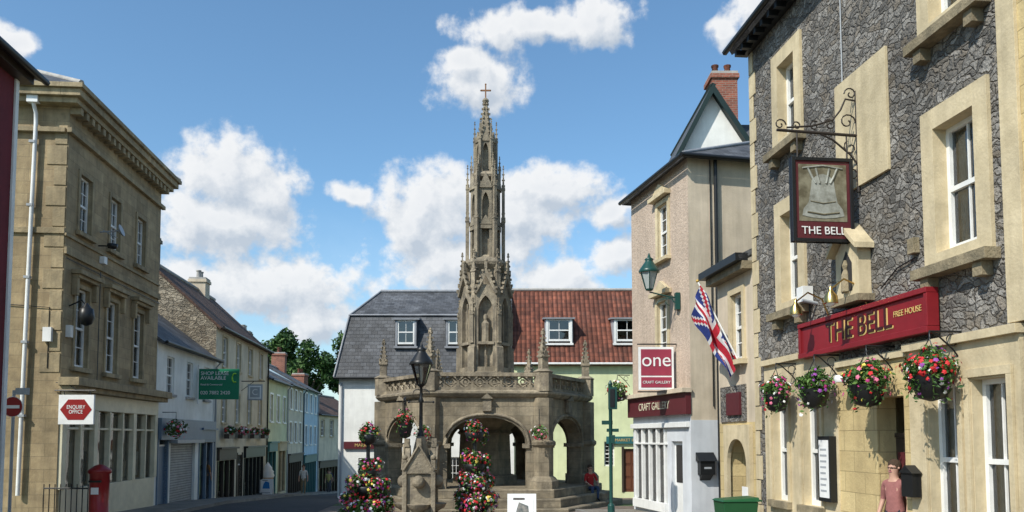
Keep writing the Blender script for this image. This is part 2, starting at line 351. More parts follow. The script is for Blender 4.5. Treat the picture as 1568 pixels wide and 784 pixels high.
strip('pavement',FLAGS,lambda y:6.1-.107*y-1.5,lambda y:6.5-.107*y,-10,25,.12,side=KERB)
strip('pavement',FLAGS,lambda y:lw(y)+5.6,lambda y:lw(y)+8,41,95,.12,side=KERB)
# ------------------------------------------------------------------ LEFT stone building
rt=root('georgian_stone_building',(-11.1,20,0),(-.091,1)); 
W=MB();N=MB();T=MB();Rf=MB(); L=6.85;D=7.5
ops=[]
for c in (1.08,3.05,5.1): ops+=[(c-.36,c+.36,7.0,8.5),(c-.4,c+.4,3.5,5.55)]
shop=(.15,L-.1,.0,2.4)
wall(W,0,L,-1.2,10.4,ops+[shop],ASH,dep=.16,rm=ASHP)
for o in ops:
    window(N,*o,nx=3 if o[2]>6 else 2,nz=2 if o[2]>6 else 2,dep=.16)
    surround(T,*o,w=.11,m=ASHP,y0=-.035,y1=.02,sill=False,wb=0)
    T.box(o[0]-.18,o[1]+.18,-.12,-.002,o[2]-.12,o[2]-.002,ASHP)
    if o[2]<6:
        T.box(o[0]-.3,o[1]+.3,-.26,-.002,5.84,5.95,ASHP); T.box(o[0]-.25,o[1]+.25,-.18,-.003,5.75,5.838,ASHP)
        for s in (o[0]-.24,o[1]+.12): T.box(s,s+.12,-.15,-.004,5.3,5.748,ASHP)
T.box(-.05,L,-.07,-.002,6.25,6.42,ASHP); T.box(-.05,L,-.05,-.002,6.9-.2,6.9-.13,ASHP)
T.box(-.12,L+.1,-.12,-.001,9.3,9.42,ASHP)
T.box(-.3,L+.3,-.3,.05,9.98,10.12,ASHP); T.box(-.42,L+.42,-.42,.05,10.122,10.3,ASHP); T.box(-.5,L+.5,-.5,.05,10.302,10.42,ASHP)
i=0
while i*.35<L: T.box(i*.35,i*.35+.16,-.27,-.003,9.8,9.978,ASHP); i+=1
T.box(-.12,L+.1,-.5,-.002,2.98,3.18,ASHP); T.box(-.05,L+.05,-.38,-.003,2.85,2.978,ASHP)
T.box(.05,L,-.1,-.002,2.42,2.848,CREAMP)
T.box(.15,L-.1,-.06,.1,-1,.42,CREAMP)
n=7; dx=(L-.25)/n
for i in range(n+1):
    x=.15+i*dx; w_=.12 if i in (0,2,5,7) else .04; T.box(x-w_,x+w_,-.09,.1,.422,2.418,CREAMP)
T.box(.15,L-.1,-.05,.08,1.9,1.96,CREAMP)
N.poly([(.15,.05,.42),(L-.1,.05,.42),(L-.1,.05,2.4),(.15,.05,2.4)],GL)
N.box(.1,L-.05,.9,1.0,-.5,2.6,BEIGE); N.poly([(.15,.1,.4),(L-.1,.1,.4),(L-.1,.9,.4),(.15,.9,.4)],CREAMW); N.poly([(.15,.1,2.4),(L-.1,.1,2.4),(L-.1,.9,2.4),(.15,.9,2.4)],DARKIN)
for i in range(12):
    x=.4+i*.52; N.box(x,x+U(.15,.4),.35,.4,.5,U(.8,1.7),random.choice([CREAMW,SIGNW,GREYP,DARKW,CURT]))
W.poly([(0,0,-1.2),(0,D,-1.2),(0,D,10.4),(0,0,10.4)],ASH); W.poly([(L,0,-1.2),(L,D,-1.2),(L,D,10.4),(L,0,10.4)],ASH); W.poly([(0,D,-1.2),(L,D,-1.2),(L,D,10.4),(0,D,10.4)],ASH)
T.box(-.06,-.002,.0,D,6.75,6.9,ASHP); T.box(-.12,-.002,.051,D,9.3,9.42,ASHP); T.box(-.3,-.002,.051,D,9.98,10.12,ASHP);T.box(-.42,-.002,.051,D,10.122,10.3,ASHP);T.box(-.5,-.002,.051,D,10.302,10.42,ASHP)
for j in range(12):
    z=3.3+j*.52; w=.32 if j%2 else .5; T.box(-.02,-.001,.02,w,z,z+.48,ASHP)
e=.45; zr=12.6; h=3.3
c=[(-e,-e,10.43),(L+e,-e,10.43),(L+e,D+e,10.43),(-e,D+e,10.43)]; a,b=(h,D/2,zr),(L-h+.2,D/2,zr)
for q in ([c[0],c[1],b,a],[c[2],c[3],a,b],[c[3],c[0],a],[c[1],c[2],b]): Rf.slab(q,.08,SLATE)
for p,q in ((c[0],a),(c[3],a),(c[1],b),(a,b)): Rf.tube([p,q],.07,RIDGE,6)
W.build('walls',rt);N.build('windows',rt);T.build('stone_trim',rt,.008);Rf.build('roof',rt)
P=MB(); P.tube([(-.3,.75,10.0),(-.12,.75,9.75),(-.1,.75,9.5),(-.1,.78,6.9),(-.1,.84,.3)],.05,SIGNW,8); P.box(-.35,-.2,.62,.88,9.95,10.15,SIGNW)
for z in (9,7.4,5.6,4,2.2): P.box(-.16,-.04,.74,.88,z,z+.06,GREYP)
P.tube([(2.0,-.07,3.2),(2.0,-.07,6.2)],.012,BLACK,5); P.tube([(-.03,.3,3.4),(-.03,.3,4.9),(-.03,1.9,5.0)],.012,BLACK,5); P.tube([(.0,-.05,6.15),(L,-.05,6.12)],.012,BLACK,5)
P.build('downpipe',rt)
P=MB(); P.box(2.05,2.25,-.14,-.01,6.45,6.65,SIGNW); P.tube([(1.9,-.03,6.9),(1.9,-.35,6.9)],.02,BLACK); P.lathe([(.02,6.82),(.12,6.84),(.14,6.95),(.02,6.97)],1.9,-.4,10,BLACK)
P.tube([(2.2,-.02,7.4),(2.2,-.4,7.2)],.015,GREYP); P.tube([(2.0,-.02,7.3),(2.0,-.5,7.35)],.02,GREYP); P.T=Matrix.Translation((2.0,-.55,7.35))@Matrix.Rotation(rad(70),4,'X'); P.lathe([(.02,-.04),(.14,0),(.17,.05)],0,0,14,GREYP); P.T=Matrix.Identity(4); P.build('alarm_box',rt)
P=MB(); P.tube([(.35,0,5.0),(.35,-.3,5.15),(.35,-.42,5.0)],.02,BLACK); P.lathe([(.03,5.0),(.17,4.93),(.2,4.7),(.13,4.55),(.03,4.5)],.35,-.42,10,BLACK); P.lathe([(.14,4.92),(.03,5.08)],.35,-.42,10,BLACK);P.box(.2,.35,-.12,0,4.2,4.5,SIGNW);P.box(-.12,-.02,.2,.4,4.05,4.4,SIGNW); P.build('wall_lantern',rt)
rs=root('enquiry_office_sign',(-11.17,19.95,0)); P=MB(); P.tube([(-.02,0,2.85),(.98,0,2.85)],.018,BLACK); P.tube([(0,0,3.05),(.3,0,3.0),(.5,0,2.88)],.012,BLACK)
P.box(.1,.96,-.03,.03,2.02,2.74,SIGNW); P.box(.2,.22,-.01,.01,2.7,2.85,BLACK); P.box(.84,.86,-.01,.01,2.7,2.85,BLACK)
P.prism([(.53+.39*math.cos(t*math.pi/3),2.38+.29*math.sin(t*math.pi/3)) for t in range(6)],-.036,-.031,REDP); P.build('board',rs,.004)
text('ENQUIRY\nOFFICE',.13,SIGNW,rs,(.53,-.04,2.38),ex=.003,sx=.82)
# ------------------------------------------------------------------ maroon building at left edge
rt=root('maroon_building',(-10.57+.091*8,9,0),(-.091,1)); W=MB();Rf=MB();N=MB()
ops=[(c-.5,c+.5,z,z+1.7) for c in (2,4.5) for z in (2.6,6)]
wall(W,0,8,-.6,9.5,ops,MAROON,rm=WHITE)
for o in ops: window(N,*o)
W.box(7.9,8.03,-.04,.3,-.6,9.3,WHITE); W.box(-.1,8.2,-.25,.3,9.3,9.5,DARKW); DD=2.3
W.poly([(8,0,-.6),(8,DD,-.6),(8,DD,9.5),(8,0,9.5)],GREYW); W.poly([(0,0,-.6),(0,DD,-.6),(0,DD,9.5),(0,0,9.5)],MAROON); W.poly([(0,DD,-.6),(8,DD,-.6),(8,DD,9.5),(0,DD,9.5)],MAROON)
Rf.slab([(-.2,-.4,9.52),(8.35,-.4,9.52),(8.35,DD/2,10.1),(-.2,DD/2,10.1)],.1,SLATE); Rf.slab([(-.2,DD+.2,9.52),(8.35,DD+.2,9.52),(8.35,DD/2,10.1),(-.2,DD/2,10.1)],.1,SLATE)
W.poly([(8.001,0,9.5),(8.001,DD,9.5),(8.001,DD/2,10.0)],GREYW)
Rf.tube([(-.2,-.45,9.42),(8.35,-.45,9.42)],.07,BLACK); W.build('walls',rt);Rf.build('roof',rt);N.build('windows',rt)
# ------------------------------------------------------------------ left row
def at(s): return (-11.1-.0906*s,20+.996*s,0)
DL=(-.091,1)
def row(name,s0,s1,D,zb,eave,ridge,wm,rm,wins,shopz=None,shopm=None,shops=(),ry=None,gm=None,chim=(),fm=None,trim=None,boxes=False,nx=2,nz=2,d=DL,org=None,left=True):
    rt=root(name,org or at(s0),d); W=MB();N=MB();T=MB();Rf=MB(); L=s1-s0
    ops=list(wins)+[s[:4] for s in shops]
    wall(W,0,L,zb,eave,ops,wm,dep=.14)
    for o in wins:
        window(N,*o,nx=nx,nz=nz,dep=.14,fm=fm); T.box(o[0]-.08,o[1]+.08,-.09,-.002,o[2]-.09,o[2]-.002,trim or RIDGE)
        if trim: surround(T,*o,w=.1,m=trim,y0=-.03,y1=.02,sill=False,wb=0)
    for s in shops:
        a,b,c,dd,k,pm=s
        if k=='shut': W.poly([(a,.1,c),(b,.1,c),(b,.1,dd),(a,.1,dd)],SHUT)
        elif k=='door':
            W.box(a,b,.08,.13,c,dd-.5,pm); W.box(a,b,.07,.13,dd-.5,dd-.44,PAINTW); N.poly([(a,.1,dd-.44),(b,.1,dd-.44),(b,.1,dd),(a,.1,dd)],GL); N.poly([(a,.3,dd-.44),(b,.3,dd-.44),(b,.3,dd),(a,.3,dd)],DARKIN)
            T.box(a-.1,a,-.05,.1,c,dd+.1,pm);T.box(b,b+.1,-.05,.1,c,dd+.1,pm)
        else:
            n=max(2,int((b-a)/.8)); 
            T.box(a,b,-.05,.1,c,c+.5,pm)
            for i in range(n+1):
                x=a+(b-a)*i/n; T.box(x-.04,x+.04,-.04,.1,c+.5,dd,pm)
            N.poly([(a,.06,c+.5),(b,.06,c+.5),(b,.06,dd),(a,.06,dd)],GL); N.box(a-.1,b+.1,.8,.9,c,dd+.2,DARKIN); N.poly([(a,.1,dd),(b,.1,dd),(b,.8,dd),(a,.8,dd)],DARKIN)
            N.poly([(a,.1,c+.45),(b,.1,c+.45),(b,.8,c+.45),(a,.8,c+.45)],CREAMW)
            for i in range(int((b-a)*1.5)):
                x=a+.2+i*.6; N.box(x,x+U(.15,.35),.4,.45,c+.5,c+U(.8,1.5),random.choice([CREAMW,SIGNW,BLUEP,REDS,CURT]))
            T.box(a-.1,b+.1,-.12,-.003,dd+.02,dd+.5,pm); T.box(a-.15,b+.15,-.22,-.004,dd+.5,dd+.58,pm)
    shell(W,Rf,L,D,zb,eave,ridge,wm,rm,ry=ry,gm=gm,left=left)
    gutter(Rf,0,L,-.3,eave-.14)
    for c in chim: chimney(T,*c)
    P=MB(); P.tube([(L-.15,-.28,eave-.15),(L-.15,-.08,eave-.4),(L-.15,-.08,zb)],.045,random.choice([BLACK,GREYP]),6); P.build('downpipe',rt)
    W.build('walls',rt);N.build('windows',rt);T.build('trim',rt,.006);Rf.build('roof',rt)
    return rt
r1=row('white_shop_building',6.9,14.0,6,-1.6,5.0,7.3,WHITE,SLATE,[(1.0,1.8,3.2,4.5),(3.2,4,3.2,4.5),(5.4,6.2,3.2,4.5)],
  shops=[(1.6,4.5,-1.3,1.5,'shut',GREYP),(.3,1.2,-1.2,1.9,'door',BLUEP),(5.0,6.8,-1.3,1.5,'shop',BLUEP)])
P=MB(); P.box(.2,6.9,-.14,-.005,1.62,2.35,BLUEP) ; P.box(1.4,4.7,-.3,-.006,1.5,1.618,GREYP); P.build('fascia',r1)
r2=row('cream_stone_gabled_house',14.0,24.4,6.4,-1.9,6.45,9.1,CREAMW,SLATEB,[(a,a+.75,b,b+1.3) for a in (1.1,3.5,5.9,8.3) for b in (2.35,4.75)],
  shops=[(.6,3.4,-1.7,.7,'shop',DARKW),(4.0,4.9,-1.8,.9,'door',DARKW),(5.4,9.6,-1.7,.7,'shop',BLACK)],ry=2.9,gm=RUB2,chim=[(.05,.75,2.6,3.3,7.5,10.2,RUB2,1),(7.2,8.0,2.5,3.3,7.5,9.8,BEIGE,2)],trim=BATH)
r3=row('pale_green_shop_house',24.4,30.4,6,-2.2,5.0,6.6,YELW,SLATE,[(a,a+.8,2.6,4.1) for a in (.8,2.7,4.6)],
  shops=[(.5,2.6,-2.0,.9,'shop',TEALP),(3.4,5.6,-2.0,.9,'shop',BATH)],chim=[(.1,.9,2.4,3.2,5.8,8.4,RUB2,2)],trim=PAINTW)
r4=row('yellow_stone_shop_house',30.4,36.4,6,-2.6,5.1,6.6,CREAMW,SLATE,[(a,a+.8,b,b+1.25) for a in (.8,2.6,4.4) for b in (1.4,3.5)],
  shops=[(.5,5.4,-2.4,.1,'shop',DARKW)],chim=[(.1,.9,2.4,3.2,5.8,8.3,RUB2,2)],trim=PAINTW)
r5=row('pale_blue_house',36.4,43.4,6,-3.2,5.2,6.9,BLUEW,SLATE,[(a,a+.85,b,b+1.3) for a in (.9,3.0,5.1) for b in (1.2,3.5)],
  shops=[(.6,6.2,-2.9,-.1,'shop',TEALP)],chim=[(6.0,6.8,2.4,3.4,5.7,8.2,BRICK,3)],trim=PAINTW)
r6=row('cream_terrace_house',0,14,6,-4.2,3.6,5.4,CREAMW,SLATEB,[(a,a+.85,b,b+1.3) for a in (.9,3.3,5.7,8.1,10.5,12.5) for b in (1.8,)],
  shops=[(.6,6.2,-3.6,-.7,'shop',DARKW),(7.5,12.5,-3.9,-.9,'shop',REDS)],chim=[(3.8,4.8,2.4,3.4,4.5,7.0,BRICK,3)],trim=BATH,d=(.08,1),org=(-15.04,63.1,0))
def foliage(name,parent,lobes,nleaf,nfl,cols,ls=.05,fs=.03,lm=(LEAF,LEAF2),trail=0,extra=None):
    M=MB()
    if extra: extra(M)
    tot=sum(l[3]*l[4]*l[5] for l in lobes)
    for (cx,cy,cz,rx,ry,rz) in lobes:
        w=rx*ry*rz/tot
        for i in range(int((nleaf+nfl)*w)+1):
            isf=R()<nfl/(nleaf+nfl)
            d=Vector((U(-1,1),U(-1,1),U(-1,1)))
            if d.length<.05 or d.length>1: d=Vector((random.gauss(0,1),random.gauss(0,1),random.gauss(0,1)))
            d.normalize(); rr=(R()**.35 if not isf else U(.88,1.08))*U(.8,1.08)
            p=Vector((cx+d.x*rx*rr,cy+d.y*ry*rr,cz+d.z*rz*rr))
            if trail and R()<.25 and d.z<.1: p.z-=R()*trail
            if isf:
                m=FL[random.choice(cols)]; s=fs*U(.7,1.3)
                n=(d+Vector((U(-.3,.3),U(-.3,.3),U(-.1,.5)))).normalized(); u=n.orthogonal().normalized(); v=n.cross(u)
                k=5; pts=[p+n*s*.35]
                for q in range(2*k):
                    a=math.pi*q/k; r_=s*(1 if q%2==0 else .68); pts.append(p+(u*math.cos(a)+v*math.sin(a))*r_+n*s*(.25 if q%2 else 0))
                M.add(pts,[(0,q+1,(q+1)%(2*k)+1) for q in range(2*k)],m)
            else:
                s=ls*U(.6,1.4); n=Vector((random.gauss(0,1),random.gauss(0,1),random.gauss(.6,1))).normalized(); u=n.orthogonal().normalized(); 
                a=U(0,6.28); u=(Matrix.Rotation(a,3,n)@u); v=n.cross(u)
                M.add([p-u*s,p+v*s*.45+n*s*.12,p+u*s,p-v*s*.45+n*s*.12],[(0,1,2),(0,2,3)],lm[0] if R()<.62 else lm[1])
    return M.build(name,parent)
for i,s in enumerate((1.4,3.8,6.2,8.6)):
    b=root('window_box',tuple(Vector(at(14.0+s))+Vector((0.18,0,0))),DL); P=MB(); P.box(-.5,.5,-.22,-.0,1.65,1.85,DARKW); P.build('trough',b)
    foliage('flowers',b,[(0,-.12,2.0,.55,.22,.22)],250,45,(0,1,2),ls=.07,fs=.05)
b=root('hanging_basket',tuple(Vector(at(7.6))+Vector((.45,0,0))),DL); foliage('flowers',b,[(0,0,2.0,.38,.38,.33)],300,45,(0,1,2),ls=.06,fs=.045)
P=MB(); P.tube([(0,.45,2.55),(0,0,2.55),(0,0,2.2)],.015,BLACK); P.build('bracket',b)
rs=root('letting_agent_sign',(-12.15,31.5,0)); P=MB(); P.box(.05,1.6,-.03,.03,3.17,4.35,SIGNG); P.box(-.05,.05,-.03,.03,3.0,4.5,SIGNW); P.build('board',rs,.004)
text('SHOP LEASE\nAVAILABLE',.2,SIGNW,rs,(.12,-.04,4.08),align='LEFT',ex=.003); text('Retail & Commercial',.1,SIGNW,rs,(.12,-.04,3.74),align='LEFT',ex=.003); text('020 7882 2420',.19,SIGNW,rs,(.12,-.04,3.42),align='LEFT',ex=.003)
P=MB(); P.tube([(1.44+.1*math.cos(a),-.035,4.0+.17*math.sin(a)) for a in [rad(t) for t in range(60,310,20)]],.03,paint('lime',(.3,.6,.05)),6); P.build('logo',rs)
rs=root('hanging_shop_sign',(-12.75,38.4,0)); P=MB(); P.tube([(0,0,4.35),(1.1,0,4.35)],.025,BLACK); P.tube([(0,0,3.9),(.4,0,4.2),(.6,0,4.35)],.015,BLACK); P.box(.3,1.0,-.03,.03,3.45,4.2,GREYP); P.box(.36,.94,-.036,.036,3.52,4.13,SIGNW);P.box(.42,.88,-.04,.04,3.58,4.07,GREYP); P.build('board',rs,.004)
text('C',.4,SIGNW,rs,(.65,-.045,3.82))
# ------------------------------------------------------------------ trees / hill
M=MB()
def hz(x,y): return -6+15*math.exp(-((x+45)/40)**2-((y-175)/45)**2)
for i in range(16):
    for j in range(12):
        X=[-110+i*9,-110+(i+1)*9];Y=[120+j*10,130+j*10]
        M.poly([(X[0],Y[0],hz(X[0],Y[0])),(X[1],Y[0],hz(X[1],Y[0])),(X[1],Y[1],hz(X[1],Y[1])),(X[0],Y[1],hz(X[0],Y[1]))],GRASS)
M.build('hill')
def tree(x,y,zb,h,w):
    t=root('broadleaf_tree',(x,y,zb)); M=MB()
    M.tube([(0,0,0),(.1,.05,h*.25),(-.05,.1,h*.5),(0,0,h*.8)],[w*.06,w*.045,w*.03,w*.01],BARK,8)
    lob=[]
    for i in range(12):
        a=U(0,6.28); r=w*.5*U(.25,.75); z=h*U(.32,.85); r*=1.1-abs(z/h-.5)
        M.tube([(0,0,z*.6),(math.cos(a)*r*.6,math.sin(a)*r*.6,z*.85),(math.cos(a)*r,math.sin(a)*r,z)],[w*.02,w*.012,w*.005],BARK,5)
        s=w*U(.13,.24); lob.append((math.cos(a)*r,math.sin(a)*r,z,s,s,s*.8))
    lob.append((0,0,h*.86,w*.2,w*.2,h*.13))
    M.build('trunk',t); foliage('crown',t,lob,5200,0.001,(0,),ls=.42,lm=(TREEL,TREEL2))
for x,y,h,w in ((-37.5,135,20,9),(-33,131,19,10),(-28.5,138,20,10),(-42,140,17,12),(-24,133,17,9)): tree(x,y,hz(x,y)-.5,h,w)
# ------------------------------------------------------------------ CENTRE buildings (Y=40)
rt=root('slate_roofed_white_building',(-8.5,40,0)); W=MB();N=MB();T=MB();Rf=MB(); L=8.5;D=7
ops=[(2.8,3.5,-.45,.75),(5.2,6.0,-.45,.75),(1.0,1.9,-1.5,.7),(4.0,4.7,2.4,3.8),(6.6,7.3,-.45,.75)]
wall(W,0,L,-2.2,4.65,ops,WHITE)
for o in ops: window(N,*o,nx=4,nz=3,sash=False)
W.poly([(0,0,-2.2),(0,D,-2.2),(0,D,4.65),(0,0,4.65)],CREAMW)
W.poly([(0,D,-2.2),(L,D,-2.2),(L,D,9),(0,D,7)],WHITE); W.poly([(L,0,4.65),(L,D,4.65),(L,D,7.8),(L,3,9.1),(L,.8,7.8)],WHITE)
Rf.slab([(-.2,-.25,4.6),(L,-.25,4.6),(L,.75,7.8),(.35,.75,7.8)],.08,SLATE)
Rf.slab([(-.2,D,4.6),(-.2,-.25,4.6),(.35,.75,7.8),(.35,D,7.8)],.08,SLATE)
Rf.slab([(.33,.72,7.8),(L,.72,7.8),(L,3.2,9.45),(1.5,3.2,9.45)],.08,SLATE); Rf.slab([(.33,D,7.8),(.33,.72,7.8),(1.5,3.2,9.45),(1.5,D-2,9.45)],.08,SLATE)
Rf.tube([(1.5,3.2,9.5),(L,3.2,9.5)],.09,LEAD); Rf.tube([(.3,.7,7.84),(L,.7,7.84)],.05,LEAD); Rf.tube([(-.2,-.27,4.65),(.33,.72,7.84),(1.5,3.2,9.5)],.05,LEAD)
gutter(Rf,-.2,L,-.32,4.6)
def dormer(N,Rf,x0,x1,z0,z1,yf,rm,depth=1.6,fm=PAINTW):
    N.box(x0-.14,x0,yf,yf+depth,z0-.1,z1+.1,rm); N.box(x1,x1+.14,yf,yf+depth,z0-.1,z1+.1,rm)
    N.box(x0-.1,x0-.002,yf-.05,yf+.02,z0-.1,z1+.08,fm);N.box(x1+.002,x1+.1,yf-.05,yf+.02,z0-.1,z1+.08,fm)
    window(N,x0,x1,z0,z1,y=yf-.05,dep=.1,nx=2,nz=1,sash=True,fw=.07,ck=.9); N.box(x0-.16,x1+.16,yf-.1,yf+.1,z0-.2,z0-.1,fm)
    Rf.slab([(x0-.25,yf-.15,z1+.08),(x1+.25,yf-.15,z1+.08),(x1+.25,yf+depth,z1+.3),(x0-.25,yf+depth,z1+.3)],.08,LEAD)
for c in (3.25,5.75): dormer(N,Rf,c-.42,c+.42,6.3,7.5,.15,SLATE,1.2,fm=LEAD)
T.box(.3,2.2,-.12,-.003,1.15,1.5,MARP)
T.tube([(.15,-.06,4.4),(.15,-.06,-1.2)],.05,GREYP)
W.build('walls',rt);N.build('windows',rt);T.build('trim',rt);Rf.build('roof',rt)
text('MARKET',.22,GOLDT,rt,(1.25,-.13,1.32))
rt=root('pantiled_green_building',(0.003,40,0)); W=MB();N=MB();T=MB();Rf=MB(); L=9.5
ops=[(3.35,3.95,.3,1.5),(1.1,1.8,-.9,1.6),(4.5,5.0,.3,1.5)]
wall(W,0,L,-2.2,5.5,ops+[(5.45,6.25,-.95,1.15)],GREENW)
for o in ops: window(N,*o,nx=2,nz=3)
W.box(5.45,6.25,.1,.15,-.95,1.15,paint('brown_door',(.12,.04,.02))); T.box(5.35,5.45,-.04,.1,-.95,1.25,DARKW);T.box(6.25,6.35,-.04,.1,-.95,1.25,DARKW); T.box(4.6,6.6,-.12,-.003,1.4,1.75,TEALP)
for i in range(2):
    for j in range(3): T.box(5.52+i*.36,5.8+i*.36,.08,.099,-.8+j*.62,-.3+j*.62,paint('panel',(.16,.06,.03)))
shell(W,Rf,L,7,-2.2,5.5,9.5,GREENW,PAN,ry=3.2); gutter(Rf,0,L,-.3,5.3,PAINTW)
for c in (2.35,5.75): dormer(N,Rf,c-.55,c+.55,6.5,7.6,.55,GREYP,1.8)
T.box(-.1,.1,-.1,.0,-1.5,4.6,WHITE)
W.build('walls',rt);N.build('windows',rt);T.build('trim',rt);Rf.build('roof',rt)
text('MARKET INN',.2,GOLDT,rt,(5.6,-.13,1.57))
row('grey_roofed_house',0,8,6,-3,9.0,11.6,WHITE,LEAD,[(2,3,5,6.5)],d=(1,0),org=(6.2,52,0))
# ------------------------------------------------------------------ ONE gallery building
rt=root('craft_gallery_building',(3.71,25.0,0),(.218,-.976)); W=MB();N=MB();T=MB();Rf=MB(); L=4.1;D=7
ops=[(2.1,2.8,6.7,8.25),(2.0,2.7,3.95,5.5)]
sh=(.25,2.55,-.1,1.95)
wall(W,0,L,2.3,9.1,ops,PINK,rm=BATH); wall(W,0,L,-1,2.3,[sh,(2.85,3.55,-.6,1.6)],GREYW)
for o in ops: window(N,*o,nx=2,nz=2,ck=.9); surround(T,*o,w=.13,m=BATH,y0=-.04,y1=.02,wb=0,sill=True)
for z in (8.42,5.66): T.box(1.8,3.0,-.2,-.003,z,z+.12,BATH); T.prism([(1.85,z+.12),(2.95,z+.12),(2.4,z+.42)],-.12,-.004,BATH)
for i in range(5): T.box(sh[0]+i*.55-.04,sh[0]+i*.55+.04,-.05,.1,-.1,1.95,PAINTW)
T.box(.2,2.6,-.12,.1,-.35,-.1,PAINTW); T.box(.2,2.6,-.06,.1,1.5,1.55,PAINTW)
N.poly([(.25,.05,-.1),(2.55,.05,-.1),(2.55,.05,1.95),(.25,.05,1.95)],GL); N.box(.1,2.7,.8,.9,-.5,2.2,DARKIN); N.poly([(.25,.1,1.95),(2.55,.1,1.95),(2.55,.8,1.95),(.25,.8,1.95)],DARKIN)
for i in range(4): N.box(.4+i*.55,.4+i*.55+.3,.3,.33,.1,U(.5,1.3),random.choice([SIGNW,REDS,BLUEP,CREAMW]))
N.box(2.85,3.55,.1,.14,-.6,1.6,PAINTW); N.box(2.95,3.45,.09,.1,.5,1.5,DARKIN)
T.box(-.05,L+.03,-.16,-.003,2.3,2.86,MARP); T.box(-.1,L+.08,-.28,-.004,2.862,2.98,BEIGE); T.box(.0,4.0,-.1,-.002,1.97,2.1,PAINTW)
text('CRAFT GALLERY',.3,CREAMP,rt,(2.0,-.17,2.57),ex=.003)
shell(W,Rf,L,D,-1,9.1,10.4,BEIGE,SLATE,hipl=1.8,hipr=1.9); gutter(Rf,-.2,L+.3,-.3,9.0)
Rf.tube([(L+.3,-.3,9.0),(L+.3,D,9.0)],.06,BLACK)
W.box(L-.001,L+.02,-.02,D,-1,2.15,GREYW)
T.tube([(L+.08,.75,9.0),(L+.08,.75,-.5)],.05,BLACK,8)
T.tube([(L+.03,.62,9.0),(L+.03,.62,2.5)],.018,BLACK,5)
W.build('walls',rt);N.build('windows',rt);T.build('trim',rt,.006);Rf.build('roof',rt)
P=MB(); P.box(L+.02,L+.2,.15,.55,.75,1.1,BLACK); P.prism([(L+.02,1.1),(L+.24,1.1),(L+.02,1.32)],.1,.6,BLACK); P.box(L+.2,L+.205,.25,.45,.9,.95,GREYP); P.prism([(L+.02,.75),(L+.2,.75),(L+.02,.6)],.2,.5,BLACK); P.build('wall_post_box',rt,.01)
rs=root('craft_gallery_hanging_sign',(4.36,21.8,0)); P=MB(); P.box(-.97,-.03,-.04,.04,2.97,4.12,SIGNW); P.box(-.91,-.09,-.046,.046,3.35,4.06,SIGNR); P.box(-.91,-.09,-.046,.046,3.03,3.31,SIGNR); P.tube([(-1,0,4.2),(.05,0,4.2)],.02,BLACK); P.tube([(-1,0,2.92),(.05,0,2.92)],.02,BLACK); P.build('board',rs,.004)
text('one',.52,SIGNW,rs,(-.5,-.055,3.76),ex=.004); text('CRAFT GALLERY',.105,SIGNW,rs,(-.5,-.055,3.17),ex=.004,sx=.95)
def lantern(M,c,s,fm,rot=.4,gm=None):
    x,y,z=c
    M.lathe([(.02*s,z),(.1*s,z+.02*s),(.12*s,z+.06*s)],x,y,6,fm,rot)
    M.lathe([(.11*s,z+.06*s),(.25*s,z+.52*s)],x,y,6,gm or GL,rot,False)
    for i in range(6):
        a=rot+math.pi*i/3; M.tube([(x+.11*s*math.cos(a),y+.11*s*math.sin(a),z+.06*s),(x+.25*s*math.cos(a),y+.25*s*math.sin(a),z+.52*s)],.014*s,fm,5)
    M.lathe([(.28*s,z+.51*s),(.29*s,z+.55*s),(.26*s,z+.6*s),(.12*s,z+.8*s),(.1*s,z+.84*s),(.13*s,z+.88*s),(.05*s,z+.93*s),(.015*s,z+1.05*s)],x,y,12,fm)
    M.lathe([(.03*s,z+.1*s),(.05*s,z+.3*s),(.03*s,z+.5*s)],x,y,8,SIGNW)
rs=root('bracket_lantern',(4.45,21.6,0)); P=MB(); lantern(P,(-.78,0,5.6),.98,GREENIRON,gm=LAMPG)
P.box(-.1,.02,-.1,.1,5.1,5.55,GREENIRON); P.tube([(0,0,5.42),(-.3,0,5.46),(-.78,0,5.58)],.02,GREENIRON); P.tube([(-.02,0,5.15)]+[(-.3-.3*math.cos(t),0,5.2+.22*math.sin(t)) for t in (0.2,.8,1.4,2)][::-1],.014,GREENIRON)
P.tube([(-.25+.1*math.cos(t),0,5.32+.1*math.sin(t)) for t in [i*.6 for i in range(9)]],.012,GREENIRON); P.build('lantern_and_bracket',rs)
def basket(loc,d,r,o,z,nl,nf,cols,ls=.045,fs=.035):
    b=root('hanging_basket',loc,d); P=MB()
    P.lathe([(.02,z-.32),(r*.5,z-.28),(r*.7,z-.12),(r*.76,z-.02)],0,-o,12,BLACK)
    P.tube([(0,0,z+.5),(0,-o,z+.5),(0,-o,z+.42)],.014,BLACK); P.tube([(0,0,z+.15),(0,-.12,z+.3),(0,-.3,z+.46),(0,-o+.02,z+.5)],.01,BLACK)
    P.tube([(0,-.12+.07*math.cos(t),z+.4+.07*math.sin(t)) for t in [i*.7 for i in range(9)]],.008,BLACK,5)
    for k in range(3):
        a=k*2.09; P.tube([(0,-o,z+.42),(r*.7*math.cos(a),-o+r*.7*math.sin(a),z)],.006,BLACK,4)
    P.build('bracket_and_bowl',b)
    foliage('flowers',b,[(0,-o,z+.08,r*1.05,r*1.05,r*.55),(r*.55,-o,z-.02,r*.5,r*.5,r*.5),(-r*.55,-o-.05,z+.02,r*.55,r*.55,r*.5),(.08,-o,z+.2,r*.5,r*.5,r*.45),(-.1,-o+.03,z+.18,r*.4,r*.4,r*.55),(.0,-o-r*.6,z-.1,r*.4,r*.3,r*.5)],nl,nf,cols,ls,fs,trail=.26)
basket((3.6,24.9,0),(.218,-.976),.34,.4,3.1,380,60,(0,1,2),.05,.04)
